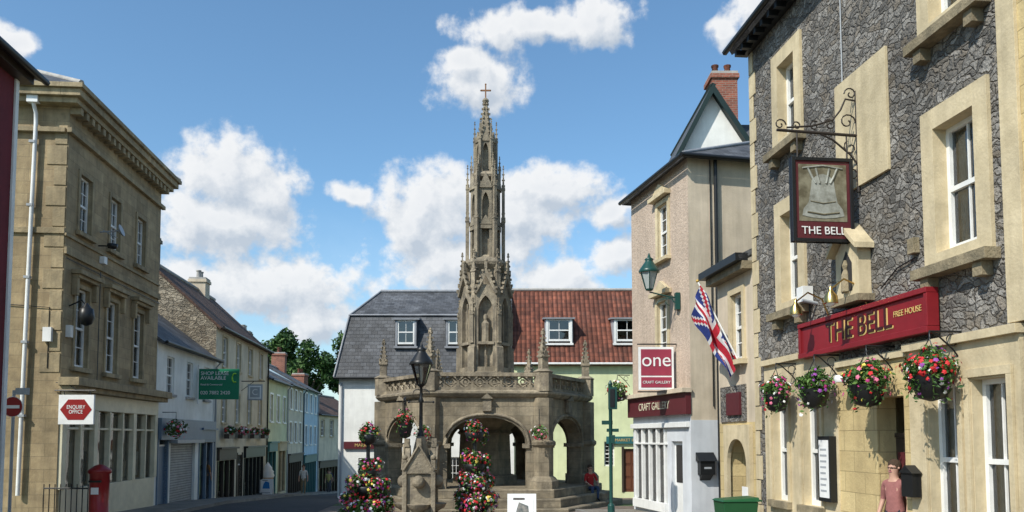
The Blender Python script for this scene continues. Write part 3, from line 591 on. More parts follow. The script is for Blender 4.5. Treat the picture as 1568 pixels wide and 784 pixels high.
rt=root('white_gabled_house',(4.95,24.6,0)); W=MB();T=MB();Rf=MB()
pk=(1.2,12.45); lf=(0,10.1); rg=(2.7,10.1)
W.poly([(0,0,7),(2.7,0,7),(2.7,0,10.1),(pk[0],0,pk[1]),(0,0,10.1)],WHITE); W.poly([(0,0,7),(0,5,7),(0,5,10.1),(0,0,10.1)],WHITE)
Rf.slab([(lf[0]-.25,-.25,9.65),(pk[0],-.25,12.55),(pk[0],6,12.55),(lf[0]-.25,6,9.65)],.12,SLATE,DKGREEN)
Rf.slab([(rg[0]+.25,-.25,9.7),(pk[0],-.25,12.55),(pk[0],6,12.55),(rg[0]+.25,6,9.7)],.12,SLATE,DKGREEN)
T.prism([(-.28,9.4),(-.28,9.68),(pk[0],12.52),(pk[0],12.22)],-.3,-.24,DKGREEN); T.prism([(2.98,9.45),(2.98,9.72),(pk[0],12.52),(pk[0],12.22)],-.3,-.24,DKGREEN)
Rf.slab([(pk[0],.6,10.0),(9,.6,10.0),(9,3,12.5),(pk[0],3,12.5)],.12,SLATE); Rf.slab([(pk[0],6,10.0),(9,6,10.0),(9,3,12.5),(pk[0],3,12.5)],.12,SLATE)
W.poly([(2.7,.9,7),(9,.9,7),(9,.9,10.2),(2.7,.9,10.2)],WHITE)
chimney(T,1.8,2.65,2.2,3.1,11.2,14.05,BRICK,2)
W.build('walls',rt);T.build('chimney_and_bargeboards',rt);Rf.build('roof',rt)
# ------------------------------------------------------------------ small archway building
rt=root('archway_cottage',(4.43,17.44,0),(.107,-.994)); W=MB();N=MB();T=MB();Rf=MB(); L=1.93
o=(.8,1.4,3.25,4.6)
wall(W,0,L,2.0,5.1,[o],BEIGE,rm=BATH); window(N,*o,nx=2,nz=2,ck=.7); surround(T,*o,w=.12,m=BATH,y0=-.04,y1=.02,wb=0)
archwall(W,0,L,-.6,2.0,.55,1.15,.55,0,.35,BATHB,cx=1.1); W.box(.3,1.9,.34,.4,-.6,2,DARKW); archwall(T,.42,1.78,-.5,1.95,.5,1.15,.52,-.08,-.003,BATH,cx=1.1)
W.box(0.15,1.5,-.03,-.002,2.02,2.75,RUB); T.box(.6,1.3,-.08,-.03,2.15,2.6,MARP)
T.box(-.1,L,-.22,-.003,4.95,5.1,BATHD); T.box(-.2,L,-.35,-.1,5.102,5.25,BLACK)
Rf.slab([(-.1,-.3,5.2),(L,-.3,5.2),(L,2.5,6.6),(-.1,2.5,6.6)],.1,SLATE); W.poly([(0,0,-1),(0,5,-1),(0,5,5.1),(0,0,5.1)],BEIGE); 
T.box(1.45,1.7,-.11,-.085,.35,.75,SIGNW)
W.build('walls',rt);N.build('window',rt);T.build('trim',rt);Rf.build('roof',rt)
# ------------------------------------------------------------------ THE BELL
BO=(4.64,15.5,0);BD=(.107,-1)
rt=root('stone_pub_building',BO,BD); W=MB();N=MB();T=MB();Rf=MB(); L=7.12
up=[(1.3,1.95,6.95,8.3),(1.3,1.95,4.05,5.6),(5.66,6.4,6.85,8.4),(5.66,6.4,3.95,5.5)]
w=.24
wall(W,0,L,-1,9.4,[(a-w,b+w,c-.16,d+.26) for a,b,c,d in up]+[(.5,3.15,-1,3.0),(3.152,5.0,-1,2.75),(5.002,7.0,-1,2.8)],RUB,dep=.1)
for o in up:
    window(N,*o,nx=2,nz=1,y=.04,dep=.16,fw=.06,ck=.3); surround(T,*o,w=w,m=BATH,y0=-.05,y1=.22,sill=False,head=.26,wb=.16)
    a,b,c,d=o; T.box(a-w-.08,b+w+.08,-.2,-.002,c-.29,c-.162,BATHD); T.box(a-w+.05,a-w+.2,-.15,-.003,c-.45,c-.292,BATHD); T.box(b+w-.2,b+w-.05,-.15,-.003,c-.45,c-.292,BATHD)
g1=[(.85,1.45,.6,2.36),(2.0,2.62,.6,2.36)]; g2=[(5.4,5.97,.5,2.36),(6.22,6.8,.5,2.36)]
wall(T,.5,3.15,-1,3.0,g1,BATH,y=-.05,dep=.25); wall(T,5.002,7.0,-1,2.8,g2,BATH,y=-.05,dep=.25)
door=(4.2,4.85,-.5,2.25)
wall(T,3.152,5.0,-1,2.75,[door],BATHB,y=-.03,dep=.3)
for a,b,zt in ((.5,3.15,3.0),(5.002,7.0,2.8)):
    T.poly([(a,-.05,-1),(a,.05,-1),(a,.05,zt),(a,-.05,zt)],BATH); T.poly([(b,-.05,-1),(b,.05,-1),(b,.05,zt),(b,-.05,zt)],BATH); T.box(a-.03,b+.03,-.12,.03,zt+.001,zt+.1,BATH)
T.box(3.152,4.97,-.08,.02,2.752,2.85,BATH)
for i,o in enumerate(g1+g2):
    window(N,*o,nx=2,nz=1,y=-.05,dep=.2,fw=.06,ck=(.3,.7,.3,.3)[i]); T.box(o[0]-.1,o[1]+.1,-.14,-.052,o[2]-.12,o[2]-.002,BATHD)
    for s in (o[0]-.1,o[1]+.02): T.box(s,s+.08,-.09,-.052,o[2],o[3]+.02,BATH)
    T.box(o[0]-.1,o[1]+.1,-.09,-.052,o[3]+.022,o[3]+.12,BATH)
N.box(4.2,4.85,.24,.29,-.5,1.7,DARKW); N.box(4.2,4.85,.22,.29,1.702,1.76,DARKW); N.poly([(4.2,.25,1.76),(4.85,.25,1.76),(4.85,.25,2.25),(4.2,.25,2.25)],GL); N.box(4.2,4.85,.5,.55,1.7,2.3,DARKIN)
for i in range(2):
    for j in range(3): N.box(4.26+i*.3,4.5+i*.3,.225,.239,-.3+j*.65,.2+j*.65,MARP)
T.box(3.3,4.68,-.045,-.002,5.33,7.05,BATH)
T.box(6.86,7.13,-.07,-.001,2.92,9.4,BATH)
for j in range(20): T.box(-.02,.16 if j%2 else .26,-.02,-.001,.0+j*.46,.44+j*.46,BATH)
T.prism([(3.5,3.72),(4.12,3.72),(4.12,4.38),(3.81,4.66),(3.5,4.38)],-.2,-.004,BATH)
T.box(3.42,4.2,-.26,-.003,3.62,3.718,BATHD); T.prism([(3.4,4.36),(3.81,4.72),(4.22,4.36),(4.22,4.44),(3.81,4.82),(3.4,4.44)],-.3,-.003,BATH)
T.prism([(3.66,3.8),(3.96,3.8),(3.96,4.2),(3.81,4.4),(3.66,4.2)],-.206,-.201,DARKIN); T.lathe([(.07,3.8),(.06,4.05),(.03,4.12),(.05,4.18),(.02,4.26)],3.81,-.22,8,BATHD)
W.poly([(0,0,-1),(0,7,-1),(0,7,9.4),(0,3.5,11.6),(0,0,9.4)],BEIGE)
W.poly([(0,7,-1),(L,7,-1),(L,7,9.4),(0,7,9.4)],RUB); W.poly([(L,0,-1),(L,7,-1),(L,7,9.4),(L,0,9.4)],RUB)
Rf.slab([(-.15,-.35,9.3),(11,-.35,9.3),(11,3.5,11.7),(-.15,3.5,11.7)],.1,SLATE);Rf.slab([(-.15,7.3,9.3),(11,7.3,9.3),(11,3.5,11.7),(-.15,3.5,11.7)],.1,SLATE)
T.box(-.1,L,-.12,-.003,9.15,9.35,BLACK); gutter(Rf,-.2,11,-.42,9.28)
i=0
while i*.3<L: T.box(i*.3,i*.3+.1,-.3,-.125,9.1,9.2,BLACK); i+=1
T.tube([(3.5,-.02,9.1),(3.5,-.02,6.9)],.012,GREYP,5)
W.build('walls',rt);N.build('windows_and_door',rt);T.build('stone_dressings',rt,.008);Rf.build('roof',rt)
P=MB(); P.box(2.27,5.58,-.16,-.04,3.06,3.47,REDS); P.box(2.2,5.65,-.2,-.03,3.472,3.54,REDS); P.box(2.2,5.65,-.2,-.03,2.98,3.058,REDS); P.box(2.2,2.268,-.19,-.03,3.06,3.47,REDS);P.box(5.582,5.65,-.19,-.03,3.06,3.47,REDS)
P.build('fascia_sign_board',rt,.006)
DT=paint('dark_red_letter',(.05,.008,.01))
t=text('THE BELL',.42,GOLDT,rt,(4.0,-.163,3.255),ex=.003,name='gold_shadow',sx=1.02); t=text('THE BELL',.42,DT,rt,(3.975,-.172,3.275),ex=.006,sx=1.02)
text('FREE HOUSE',.11,GOLDT,rt,(5.2,-.166,3.3),ex=.003)
for s in (2.9,4.0):
    P=MB(); P.tube([(s,0,3.55),(s,-.12,3.85),(s,-.35,3.95),(s,-.55,3.8)],.014,BRASS,6); P.lathe([(.1,3.6),(.09,3.7),(.03,3.78),(.02,3.84)],s,-.55,12,BRASS); P.sphere((s,-.55,3.62),.07,SIGNW,8); P.build('brass_picture_light',rt)
P=MB(); P.box(2.2,2.42,-.2,-.02,3.9,4.15,SIGNW); P.tube([(2.5,0,3.85),(2.5,-.25,3.9)],.03,GREYP); P.tube([(2.3,-.03,4.2),(2.3,-.03,3.6),(2.6,-.03,3.5)],.01,BLACK,5); P.build('floodlight',rt,.01)
P=MB(); P.box(5.12,5.26,-.09,-.0,4.05,4.25,BATHD); P.tube([(4.4,-.03,3.75),(4.8,-.03,3.95),(5.2,-.03,4.0)],.012,BLACK,5);P.tube([(2.0,-.03,3.2),(2.6,-.03,3.62),(3.4,-.03,3.6)],.012,BLACK,5); P.build('junction_box',rt,.01)
rs=root('hanging_pub_sign',(4.64+.107*3.9/1.0057,15.5-3.88,0),(1,.107)); P=MB()
P.tube([(-.03,0,5.25),(-.03,0,6.75)],.022,IRON); P.tube([(-.03,0,6.08),(-1.25,0,6.12)],.022,IRON)
P.tube([(-.03,0,6.6),(-.2,0,6.62),(-.28,0,6.45),(-.4,0,6.3),(-.7,0,6.2),(-1.1,0,6.16)],.014,IRON)
def scroll(cx,cz,r,n=14,dir=1,ph=0): return [(cx+dir*r*(1-.06*i)*math.cos(ph+i*.55),0,cz+r*(1-.06*i)*math.sin(ph+i*.55)) for i in range(n)]
for cx,cz,r,dr,ph in ((-.18,6.28,.13,1,0),(-.45,6.22,.1,-1,0),(-.68,6.2,.08,1,1),(-.12,6.7,.1,-1,0),(-1.2,6.2,.09,1,0),(-.14,5.9,.11,1,2),(-.95,6.19,.07,-1,0),(-.12,5.5,.09,-1,1)): P.tube(scroll(cx,cz,r,dir=dr,ph=ph),.011,IRON,5)
P.tube([(-.03,0,5.65),(-.15,0,5.8),(-.4,0,6.0),(-.6,0,6.09)],.014,IRON)
for x in (-.95,-.2): P.tube([(x,0,6.1),(x,0,5.72)],.012,IRON,5)
P.build('iron_bracket',rs)
P=MB(); x0,x1=-1.06,-.14; zo=-.06
P.box(x0,x1,-.035,.035,4.55+zo,5.78+zo,MARP); P.box(x0,x0+.05,-.055,.055,4.55+zo,5.78+zo,BLACK);P.box(x1-.05,x1,-.055,.055,4.55+zo,5.78+zo,BLACK);P.box(x0+.05,x1-.05,-.055,.055,5.73+zo,5.78+zo,BLACK);P.box(x0+.05,x1-.05,-.055,.055,4.55+zo,4.6+zo,BLACK)
P.build('board',rs,.004)
PIC=mat('faded_painting',(.10,.085,.05),(.24,.22,.15),ns=5,grime=.3,bump=.02); PB=mat('painted_bell_silver',(.38,.39,.35),(.17,.17,.14),ns=6,grime=.4,bump=.02)
P=MB(); P.box(x0+.1,x1-.1,-.04,-.036,4.85+zo,5.68+zo,PIC); cx=(x0+x1)/2
bell=[(-.29,4.93),(-.27,5.03),(-.2,5.12),(-.17,5.3),(-.15,5.45),(-.08,5.52),(0,5.54),(.08,5.52),(.15,5.45),(.17,5.3),(.2,5.12),(.27,5.03),(.29,4.93),(.15,4.9),(0,4.89),(-.15,4.9)]
P.prism([(cx+a*1.08,b+zo) for a,b in bell],-.046,-.041,PB)
P.T=Matrix.Translation((0,0,zo))
for dx in (-.22,-.1,.1,.22): P.tube([(cx+dx,-.046,5.62),(cx+dx*.75,-.048,5.5),(cx+dx*.5,-.048,5.4)],.016,PB,6)
P.tube([(cx-.24,-.046,4.98),(cx,-.05,4.95),(cx+.24,-.046,4.98)],.012,PIC,6); P.tube([(cx-.19,-.046,5.14),(cx,-.05,5.11),(cx+.19,-.046,5.14)],.008,PIC,6)
P.tube([(cx-.3,-.044,5.62),(cx,-.046,5.66),(cx+.3,-.044,5.62)],.012,PB,6)
P.build('painted_bell',rs)
text('THE BELL',.16,SIGNW,rs,(cx,-.045,4.71+zo),ex=.004)
for s,z,r,nl,nf,c in ((1.8,2.44,.27,1100,150,(0,1,2,4)),(3.15,2.45,.29,1400,90,(3,3,4,2)),(4.62,2.42,.31,1600,130,(5,4,1,0)),(6.0,2.44,.3,1600,260,(0,0,2,0,3))):
    p=Vector(BO)+Vector((.1064*s,-.9943*s,0)); basket(tuple(p),BD,r,.4,z,nl,nf,c,.034,.029)
P=MB(); P.box(2.72,3.1,-.16,-.055,.72,1.72,BLACK); P.box(2.76,3.06,-.165,-.161,.78,1.66,SIGNW)
for i in range(8): P.box(2.8,3.02-.05*R(),-.168,-.166,1.5-i*.09,1.53-i*.09,GREYP)
P.box(4.98,5.22,-.18,-.06,.95,1.25,BLACK); P.prism([(4.95,1.25),(5.25,1.25),(5.1,1.35)],-.2,-.06,BLACK); P.build('notice_board',rt,.006)
P=MB(); P.lathe([(.1,2.5),(.12,2.55),(.1,2.6)],3.7,-.25,12,SIGNW); P.tube([(3.7,0,2.55),(3.7,-.25,2.55)],.02,GREYP); P.build('cctv_camera',rt)
rt=root('ashlar_neighbour_building',(BO[0]+.1064*7.13,BO[1]-.9943*7.13,0),BD); W=MB();N=MB(); 
ops=[(1.2,2.2,3.6,5.4),(1.2,2.2,.8,2.6)]; wall(W,0,4,-1,9.4,ops,BATHB,y=-.03)
for o in ops: window(N,*o)
W.poly([(4,-.03,-1),(4,7,-1),(4,7,9.4),(4,-.03,9.4)],BATHB); W.build('walls',rt);N.build('windows',rt)
# ------------------------------------------------------------------ MARKET CROSS
CX,CY=-.98,29.6; A0=rad(3)
rt=root('market_cross',(CX,CY,0)); M=MB()
def rotT(a): return Matrix.Rotation(a,4,'Z')
RR=3.72; AP=RR*math.cos(math.pi/6); HW=RR/2
v0=A0+rad(-90-30)
for r,z0,z1 in ((5.0,-1.5,-.5),(4.6,-.5,-.22),(4.25,-.22,.06)): M.lathe([(r-.03,z0),(r,z0+.01),(r,z1-.03),(r-.03,z1)],0,0,6,CROSS,v0)
for k in range(6):
    M.T=rotT(A0+k*math.pi/3)
    crv=archwall(M,-HW,HW,.05,3.0,1.28,1.45,.9,-AP,-AP+.5,CROSS)
    M.tube([(x,-AP-.02,z+.1 if abs(x)<1.27 else z) for x,z in [(x*1.07,z) for x,z in crv]],.055,CROSSP,6)
    for s in (-1,1):
        M.box(s*1.28-.1,s*1.28+.1,-AP-.06,-AP+.56,1.36,1.5,CROSSP)
        M.box(s*1.5-.2,s*1.5+.2,-AP-.08,-AP+.58,.061,.4,CROSSP)
    M.box(-.14,.14,-AP-.14,-AP-.01,2.55,2.95,CROSSP)
    M.prism([(-.2,2.95),(.2,2.95),(0,3.12)],-AP-.2,-AP-.01,CROSSP)
    M.box(-HW,HW,-AP-.02,-AP+.16,3.24,3.33,CROSSP); M.box(-HW-.03,HW+.03,-AP-.06,-AP+.2,3.68,3.8,CROSSP)
    n=8; u=(2*HW)/n
    for i in range(n):
        c=-HW+u*(i+.5)
        M.tube([(c-u/2,-AP+.07,3.505),(c,-AP+.07,3.68),(c+u/2,-AP+.07,3.505),(c,-AP+.07,3.33)],.045,CROSSP,4,closed=True)
        M.tube([(c+.075*math.cos(q*math.pi/3),-AP+.07,3.505+.075*math.sin(q*math.pi/3)) for q in range(6)],.028,CROSSP,4,closed=True)
        M.box(c-u/2-.035,c-u/2+.035,-AP+.03,-AP+.12,3.33,3.68,CROSSP)
        for sx in (-1,1):
            for sz in (3.34,3.6): M.box(c+sx*u*.42-.04,c+sx*u*.42+.04,-AP+.04,-AP+.1,sz,sz+.07,CROSSP)
M.T=Matrix.Identity(4)
M.lathe([(RR-.05,2.96),(RR+.12,3.02),(RR+.22,3.12),(RR+.22,3.18),(RR+.05,3.24),(RR-.3,3.245)],0,0,6,CROSSP,v0)
M.lathe([(RR-.1,3.2),(2.4,3.32),(1.35,3.42)],0,0,6,LEAD,v0)
M.lathe([(RR-.5,2.9),(2.4,2.75),(1.4,2.4),(.85,1.9)],0,0,6,CROSS,v0,False)
M.lathe([(1.15,.06),(1.15,.35),(.95,.4),(.9,1.8),(1.0,1.86),(.9,2.0)],0,0,6,CROSS,v0,False)
def pinn(M,x,y,z0,w,hs,hp,m,rot=0,crk=5):
    r=w*.7071
    M.lathe([(r*1.15,z0),(r*1.15,z0+w*.3),(r,z0+w*.4),(r,z0+hs),(r*1.3,z0+hs+w*.12),(r*1.25,z0+hs+w*.28),(r*.8,z0+hs+w*.5),(r*.12,z0+hs+hp)],x,y,4,m,rot+math.pi/4,False)
    M.T=M.T@Matrix.Translation((x,y,0))@rotT(rot)
    for k in range(4):
        M.T=M.T@rotT(math.pi/2)
        M.prism([(-w*.55,z0+hs),(w*.55,z0+hs),(0,z0+hs+w*1.1)],-w*.62,-w*.45,m)
        for j in range(crk):
            f=(j+.6)/crk; rr=r*.85*(1-f)+r*.12; zz=z0+hs+w*.4+(hp-w*.4)*f; q=w*.13
            M.T=M.T@rotT(math.pi/4); M.box(rr-q*.3,rr+q*1.5,-q*.6,q*.6,zz-q,zz+q,m); M.T=M.T@rotT(-math.pi/4)
    zt=z0+hs+hp
    M.box(-w*.22,w*.22,-w*.22,w*.22,zt-w*.15,zt+w*.15,m); M.sphere((0,0,zt+w*.3),w*.16,m,6)
    M.T=Matrix.Identity(4)
for k in range(6):
    a=v0+k*math.pi/3; x,y=math.cos(a),math.sin(a)
    M.lathe([(.5,.06),(.5,.3),(.4,.42),(.34,.46),(.34,1.38),(.42,1.46),(.42,1.56),(.34,1.62),(.34,2.98)],x*(RR-.08),y*(RR-.08),6,CROSS,a,False)
    M.lathe([(.3,3.2),(.3,3.8),(.34,3.84),(.2,3.92)],x*(RR-.05),y*(RR-.05),6,CROSSP,a,False)
    pinn(M,x*(RR-.05),y*(RR-.05),3.85,.24,.45,.85,CROSSP,a)
def radial(M,a,r0,r1,w,z0,z1,m,slope=.12):
    M.T=rotT(a); M.add([(r0,-w/2,z0),(r1,-w/2,z0),(r1,w/2,z0),(r0,w/2,z0),(r0,-w/2,z1+slope),(r1-.02,-w/2,z1),(r1-.02,w/2,z1),(r0,w/2,z1+slope)],[(0,3,2,1),(4,5,6,7),(0,1,5,4),(1,2,6,5),(2,3,7,6),(3,0,4,7)],m); M.T=Matrix.Identity(4)
M.lathe([(1.2,3.35),(1.2,3.9),(1.08,4.02),(1.0,4.05),(.98,4.2)],0,0,6,CROSS,v0,False)
M.lathe([(.7,4.1),(.66,7.7),(.86,7.9),(.9,8.0),(.86,8.1),(.6,8.2),(.5,8.3)],0,0,6,CROSSP,v0,False)
for k in range(6):
    M.T=rotT(A0+k*math.pi/3)
    archwall(M,-.4,.4,4.15,7.15,.26,6.25,.5,-.82,-.6,CROSSP,pointed=True,n=8)
    M.prism([(-.42,6.85),(0,7.75),(.42,6.85),(.34,6.8),(0,7.45),(-.34,6.8)],-.93,-.8,CROSSP)
    M.box(-.05,.05,-.93,-.82,7.7,7.95,CROSSP); M.sphere((0,-.88,8.0),.07,CROSSP,6)
    for s in (-1,1):
        for j in range(4): M.box(s*(.38-.09*j)-.04,s*(.38-.09*j)+.04,-.97,-.85,6.98+j*.2,7.06+j*.2,CROSSP)
    M.box(-.3,.3,-.86,-.6,5.0,5.1,CROSSP)
    M.tube([(0,-.7,4.2),(0,-.7,5.0)],.035,CROSSP,5); M.tube([(0,-.74,5.1),(0,-.74,6.5)],.03,CROSSP,5) if k%2 else M.lathe([(.14,5.1),(.13,5.5),(.15,5.75),(.06,5.86),(.08,5.95),(.07,6.05),(.02,6.1)],0,-.7,8,CROSSP)
    archwall(M,-.22,.22,8.2,11.0,.13,10.2,.4,-.5,-.36,CROSSP,pointed=True,n=8)
    M.prism([(-.24,10.75),(0,11.35),(.24,10.75)],-.56,-.48,CROSSP); M.box(-.22,.22,-.54,-.38,9.25,9.38,CROSSP)
    M.prism([(-.22,9.4),(0,9.75),(.22,9.4)],-.55,-.48,CROSSP)
    archwall(M,-.15,.15,11.5,12.65,.1,12.2,.3,-.32,-.25,CROSSP,pointed=True,n=6)
    M.prism([(-.17,12.55),(0,12.95),(.17,12.55)],-.36,-.3,CROSSP)
    M.T=Matrix.Identity(4)
    a=v0+k*math.pi/3; x,y=math.cos(a),math.sin(a)
    radial(M,a,.6,1.06,.26,3.4,4.9,CROSSP,.2); radial(M,a,.6,.96,.22,4.9,6.3,CROSSP,.2); radial(M,a,.6,.86,.2,6.3,7.6,CROSSP,.15)
    pinn(M,x*.94,y*.94,5.05,.13,1.0,.6,CROSSP,a,3); pinn(M,x*.84,y*.84,6.45,.16,1.15,.8,CROSSP,a,4)
    pinn(M,x*.66,y*.66,8.1,.13,1.5,.75,CROSSP,a,4); pinn(M,x*.66,y*.66,9.5,.11,1.3,.9,CROSSP,a,4)
    radial(M,a,.35,.7,.08,9.45,9.55,CROSSP,.1); radial(M,a,.35,.7,.08,10.8,10.9,CROSSP,-.1); radial(M,a,.35,.56,.11,8.2,11.0,CROSSP,.1)
    M.tube([(x*.66,y*.66,8.0),(x*.66,y*.66,11.0)],.06,CROSSP,6)
    pinn(M,x*.4,y*.4,11.25,.1,1.35,.75,CROSSP,a,4); radial(M,a,.1,.4,.06,12.3,12.36,CROSSP,.1)
    pinn(M,x*.52,y*.52,11.0,.09,.55,.5,CROSSP,a,3)
M.lathe([(.36,8.2),(.34,11.1),(.52,11.2),(.55,11.28),(.48,11.38),(.3,11.45),(.18,11.5),(.16,12.6),(.32,12.68),(.32,12.75),(.25,12.82),(.05,14.15)],0,0,6,CROSSP,v0,False)
for k in range(6):
    a=v0+k*math.pi/3
    for j in range(7):
        f=(j+.5)/7; r=.25*(1-f)+.05*f; z=12.85+1.3*f; M.T=rotT(a); M.box(r-.02,r+.055,-.025,.025,z-.035,z+.035,CROSSP); M.T=Matrix.Identity(4)
M.lathe([(.1,14.12),(.13,14.18),(.1,14.25),(.03,14.3)],0,0,8,CROSSP)
M.build('stonework',rt)
RUST=paint('gilt_bronze',(.22,.10,.04),rough=.5)
P=MB(); P.box(-.025,.025,-.025,.025,14.28,14.8,RUST); P.box(-.16,.16,-.023,.023,14.56,14.61,RUST)
for c in ((-.17,14.585),(.17,14.585),(0,14.82)): P.sphere((c[0],0,c[1]),.035,RUST,6)
P.build('finial_cross',rt)
for px in (-1.75,1.75):
    b=root('hanging_basket',(CX+px*1.05,CY-3.9,0)); foliage('flowers',b,[(0,0,1.85,.28,.28,.24)],220,45,(0,1,2),ls=.05,fs=.04); P=MB(); P.tube([(0,0,2.6),(0,0,1.9)],.01,BLACK,4); P.build('chain',b)
# ------------------------------------------------------------------ fountain + lamp
fx,fy=-1.85,16.6; g=gz(fy); rt=root('stone_fountain_with_lamp',(fx,fy,0)); M=MB()
M.lathe([(.55,g),(.55,g+.3),(.42,g+.42),(.36,g+.5)],0,0,8,CROSSP,.39,False)
M.box(-.26,.26,-.26,.26,g+.5,1.0,CROSSP)
for k in range(4):
    M.T=rotT(k*math.pi/2); M.prism([(-.32,.98),(.32,.98),(.24,1.12),(0,1.55),(-.24,1.12)],-.31,-.2,CROSSP); M.box(-.05,.05,-.33,-.22,1.5,1.68,CROSSP); M.sphere((0,-.34,.82),.13,CROSSP,8); M.box(-.33,-.24,-.33,-.24,g+.5,1.25,CROSSP)
    M.sphere((-.285,-.285,1.3),.06,CROSSP,6); M.tube([(-.3,-.33,1.05),(0,-.34,1.55),(.3,-.33,1.05)],.03,CROSSP,6); M.lathe([(.02,.2),(.2,.3),(.24,.38)],0,-.3,10,CROSSP)
M.T=Matrix.Identity(4)
M.lathe([(.24,1.1),(.12,1.6),(.09,1.72)],0,0,8,CROSSP); M.build('fountain',rt,.012)
M=MB(); M.lathe([(.09,1.68),(.07,1.78),(.04,1.85),(.035,2.4),(.06,2.44),(.03,2.5),(.028,2.72),(.08,2.76)],0,0,10,BLACK)
M.tube([(-.24,0,2.42),(.24,0,2.42)],.014,BLACK)
for s in (-1,1):
    M.tube([(s*(.07+.1*math.cos(t)),0,2.58+.1*math.sin(t)) for t in [i*.55 for i in range(9)]],.01,BLACK,5); M.sphere((s*.25,0,2.42),.024,BLACK,6)
lantern(M,(0,0,2.74),.86,BLACK); M.build('lamp_post',rt)
def ftower(x,y,tiers,ztop):
    g=gz(y); b=root('tiered_flower_planter',(x,y,0)); P=MB(); P.tube([(0,0,g),(0,0,ztop)],.04,BLACK,8); P.lathe([(.42,g),(.45,g+.4),(.4,g+.42)],0,0,14,BLACK)
    lob=[]
    for z,r in tiers:
        P.lathe([(.05,z-.2),(r*.55,z-.16),(r*.78,z),(r*.7,z+.01)],0,0,14,BLACK)
        n=max(3,int(r*13))
        for i in range(n):
            a=6.28*i/n+U(0,.5); q=r*.66*U(.75,1.2); lob.append((q*math.cos(a),q*math.sin(a),z+.04+U(-.1,.1),r*.4,r*.4,U(.13,.2)))
        lob.append((0,0,z+.12,r*.5,r*.5,.16))
    P.build('frame',b); foliage('flowers',b,lob,7500,1900,(0,0,0,1,1,2,4,3,2,5),ls=.042,fs=.033,trail=.2)
ftower(-2.95,16.8,[(-.04,.6),(.34,.5),(.7,.42),(1.02,.28),(1.75,.25)],1.7)
ftower(-.78,17.2,[(-.04,.58),(.34,.48),(.74,.42),(1.14,.32),(1.8,.28)],1.8)
basket((-2.13,16.3,0),(1,0),.2,.0,2.0,250,50,(0,1),.03,.026)
# ------------------------------------------------------------------ street furniture
rs=root('pillar_box',(-10.55,21,0)); g=gz(21)+.1; P=MB()
P.lathe([(.27,g),(.27,g+.16),(.235,g+.18),(.235,g+1.15),(.275,g+1.18),(.285,g+1.24),(.25,g+1.28),(.12,g+1.37),(.02,g+1.4)],0,0,24,REDP)
P.box(-.15,.15,-.26,-.2,g+.95,g+1.0,BLACK); P.box(-.09,.09,-.25,-.2,g+.65,g+.82,SIGNW); P.build('body',rs)
rs=root('no_entry_sign',(-11.08,18.1,0)); g=gz(18); P=MB(); P.tube([(0,.04,g),(0,.04,2.75)],.035,GREYP,8)
P.T=Matrix.Translation((0,0,2.38))@Matrix.Rotation(rad(90),4,'X'); P.lathe([(.23,-.01),(.23,.0)],0,0,28,SIGNW); P.lathe([(.218,.001),(.218,.004)],0,0,28,REDP); P.T=Matrix.Identity(4); P.box(-.16,.16,-.01,-.005,2.345,2.415,SIGNW)
P.box(.05,.35,0,.03,2.65,2.8,GREYP); P.build('sign',rs)
rs=root('iron_railing',(-11.0,19.3,0)); g=gz(19.3); P=MB()
for i in range(9): P.tube([(i*.13,0,g),(i*.13,0,g+1.05)],.012,BLACK,5)
P.tube([(0,0,g+.95),(1.05,0,g+.95)],.02,BLACK); P.tube([(0,0,g+.2),(1.05,0,g+.2)],.015,BLACK); P.build('bars',rs)
rs=root('direction_post',(2.45,20.3,0)); g=gz(20.3); P=MB(); P.lathe([(.09,g),(.09,g+.5),(.045,g+.55),(.045,3.0),(.06,3.03),(.02,3.12)],0,0,12,GREENIRON)
P.box(-.05,.16,-.07,.07,2.4,2.95,GREENIRON); P.box(-.02,.1,-.085,-.07,2.45,2.9,BLACK); P.box(-.22,.05,-.02,.02,2.02,2.12,GREENIRON); P.box(-.1,.2,-.02,.02,1.84,1.92,GREENIRON); P.box(.0,.1,-.08,.08,1.55,1.76,GREENIRON); P.build('post',rs,.01)
def aboard(x,y,w,h,pic,name='a_board'):
    g=gz(y)+.005; r=root(name,(x,y,g)); P=MB()
    for s in (-1,1):
        P.T=Matrix.Translation((0,s*.2,0))@Matrix.Rotation(rad(s*11),4,'X')
        P.box(-w/2,w/2,-.012,.012,.02,h,SIGNW); P.box(-w/2+.05,w/2-.05,-.017,-.013,.15,h-.08,SIGNW)
        P.prism([(-w*.25,h*.45),(w*.3,h*.45),(w*.22,h*.8),(-.05,h*.86),(-w*.2,h*.7)],-.02,-.018,pic); P.box(-w*.35,w*.35,-.02,-.018,h*.2,h*.25,GREYP)
        P.box(-w*.3,w*.1,-.02,-.018,h*.9,h*.93,DARKW)
    P.T=Matrix.Identity(4); P.build('boards',r,.004)
aboard(.17,14.3,.5,1.05,mat('photo_print',(.3,.28,.25),(.1,.12,.12),ns=14,bump=0))
aboard(-13.0,43.5,.7,.95,paint('blue_print',(.03,.2,.5)))
rs=root('wheelie_bin',(4.05,14.9,0),(.107,-1)); g=gz(15)+.08; P=MB()
P.add([(-.22,-.26,g+.1),(.22,-.26,g+.1),(.22,.26,g+.1),(-.22,.26,g+.1),(-.27,-.32,g+.8),(.27,-.32,g+.8),(.27,.32,g+.8),(-.27,.32,g+.8)],[(0,3,2,1),(4,5,6,7),(0,1,5,4),(1,2,6,5),(2,3,7,6),(3,0,4,7)],GREENBIN)
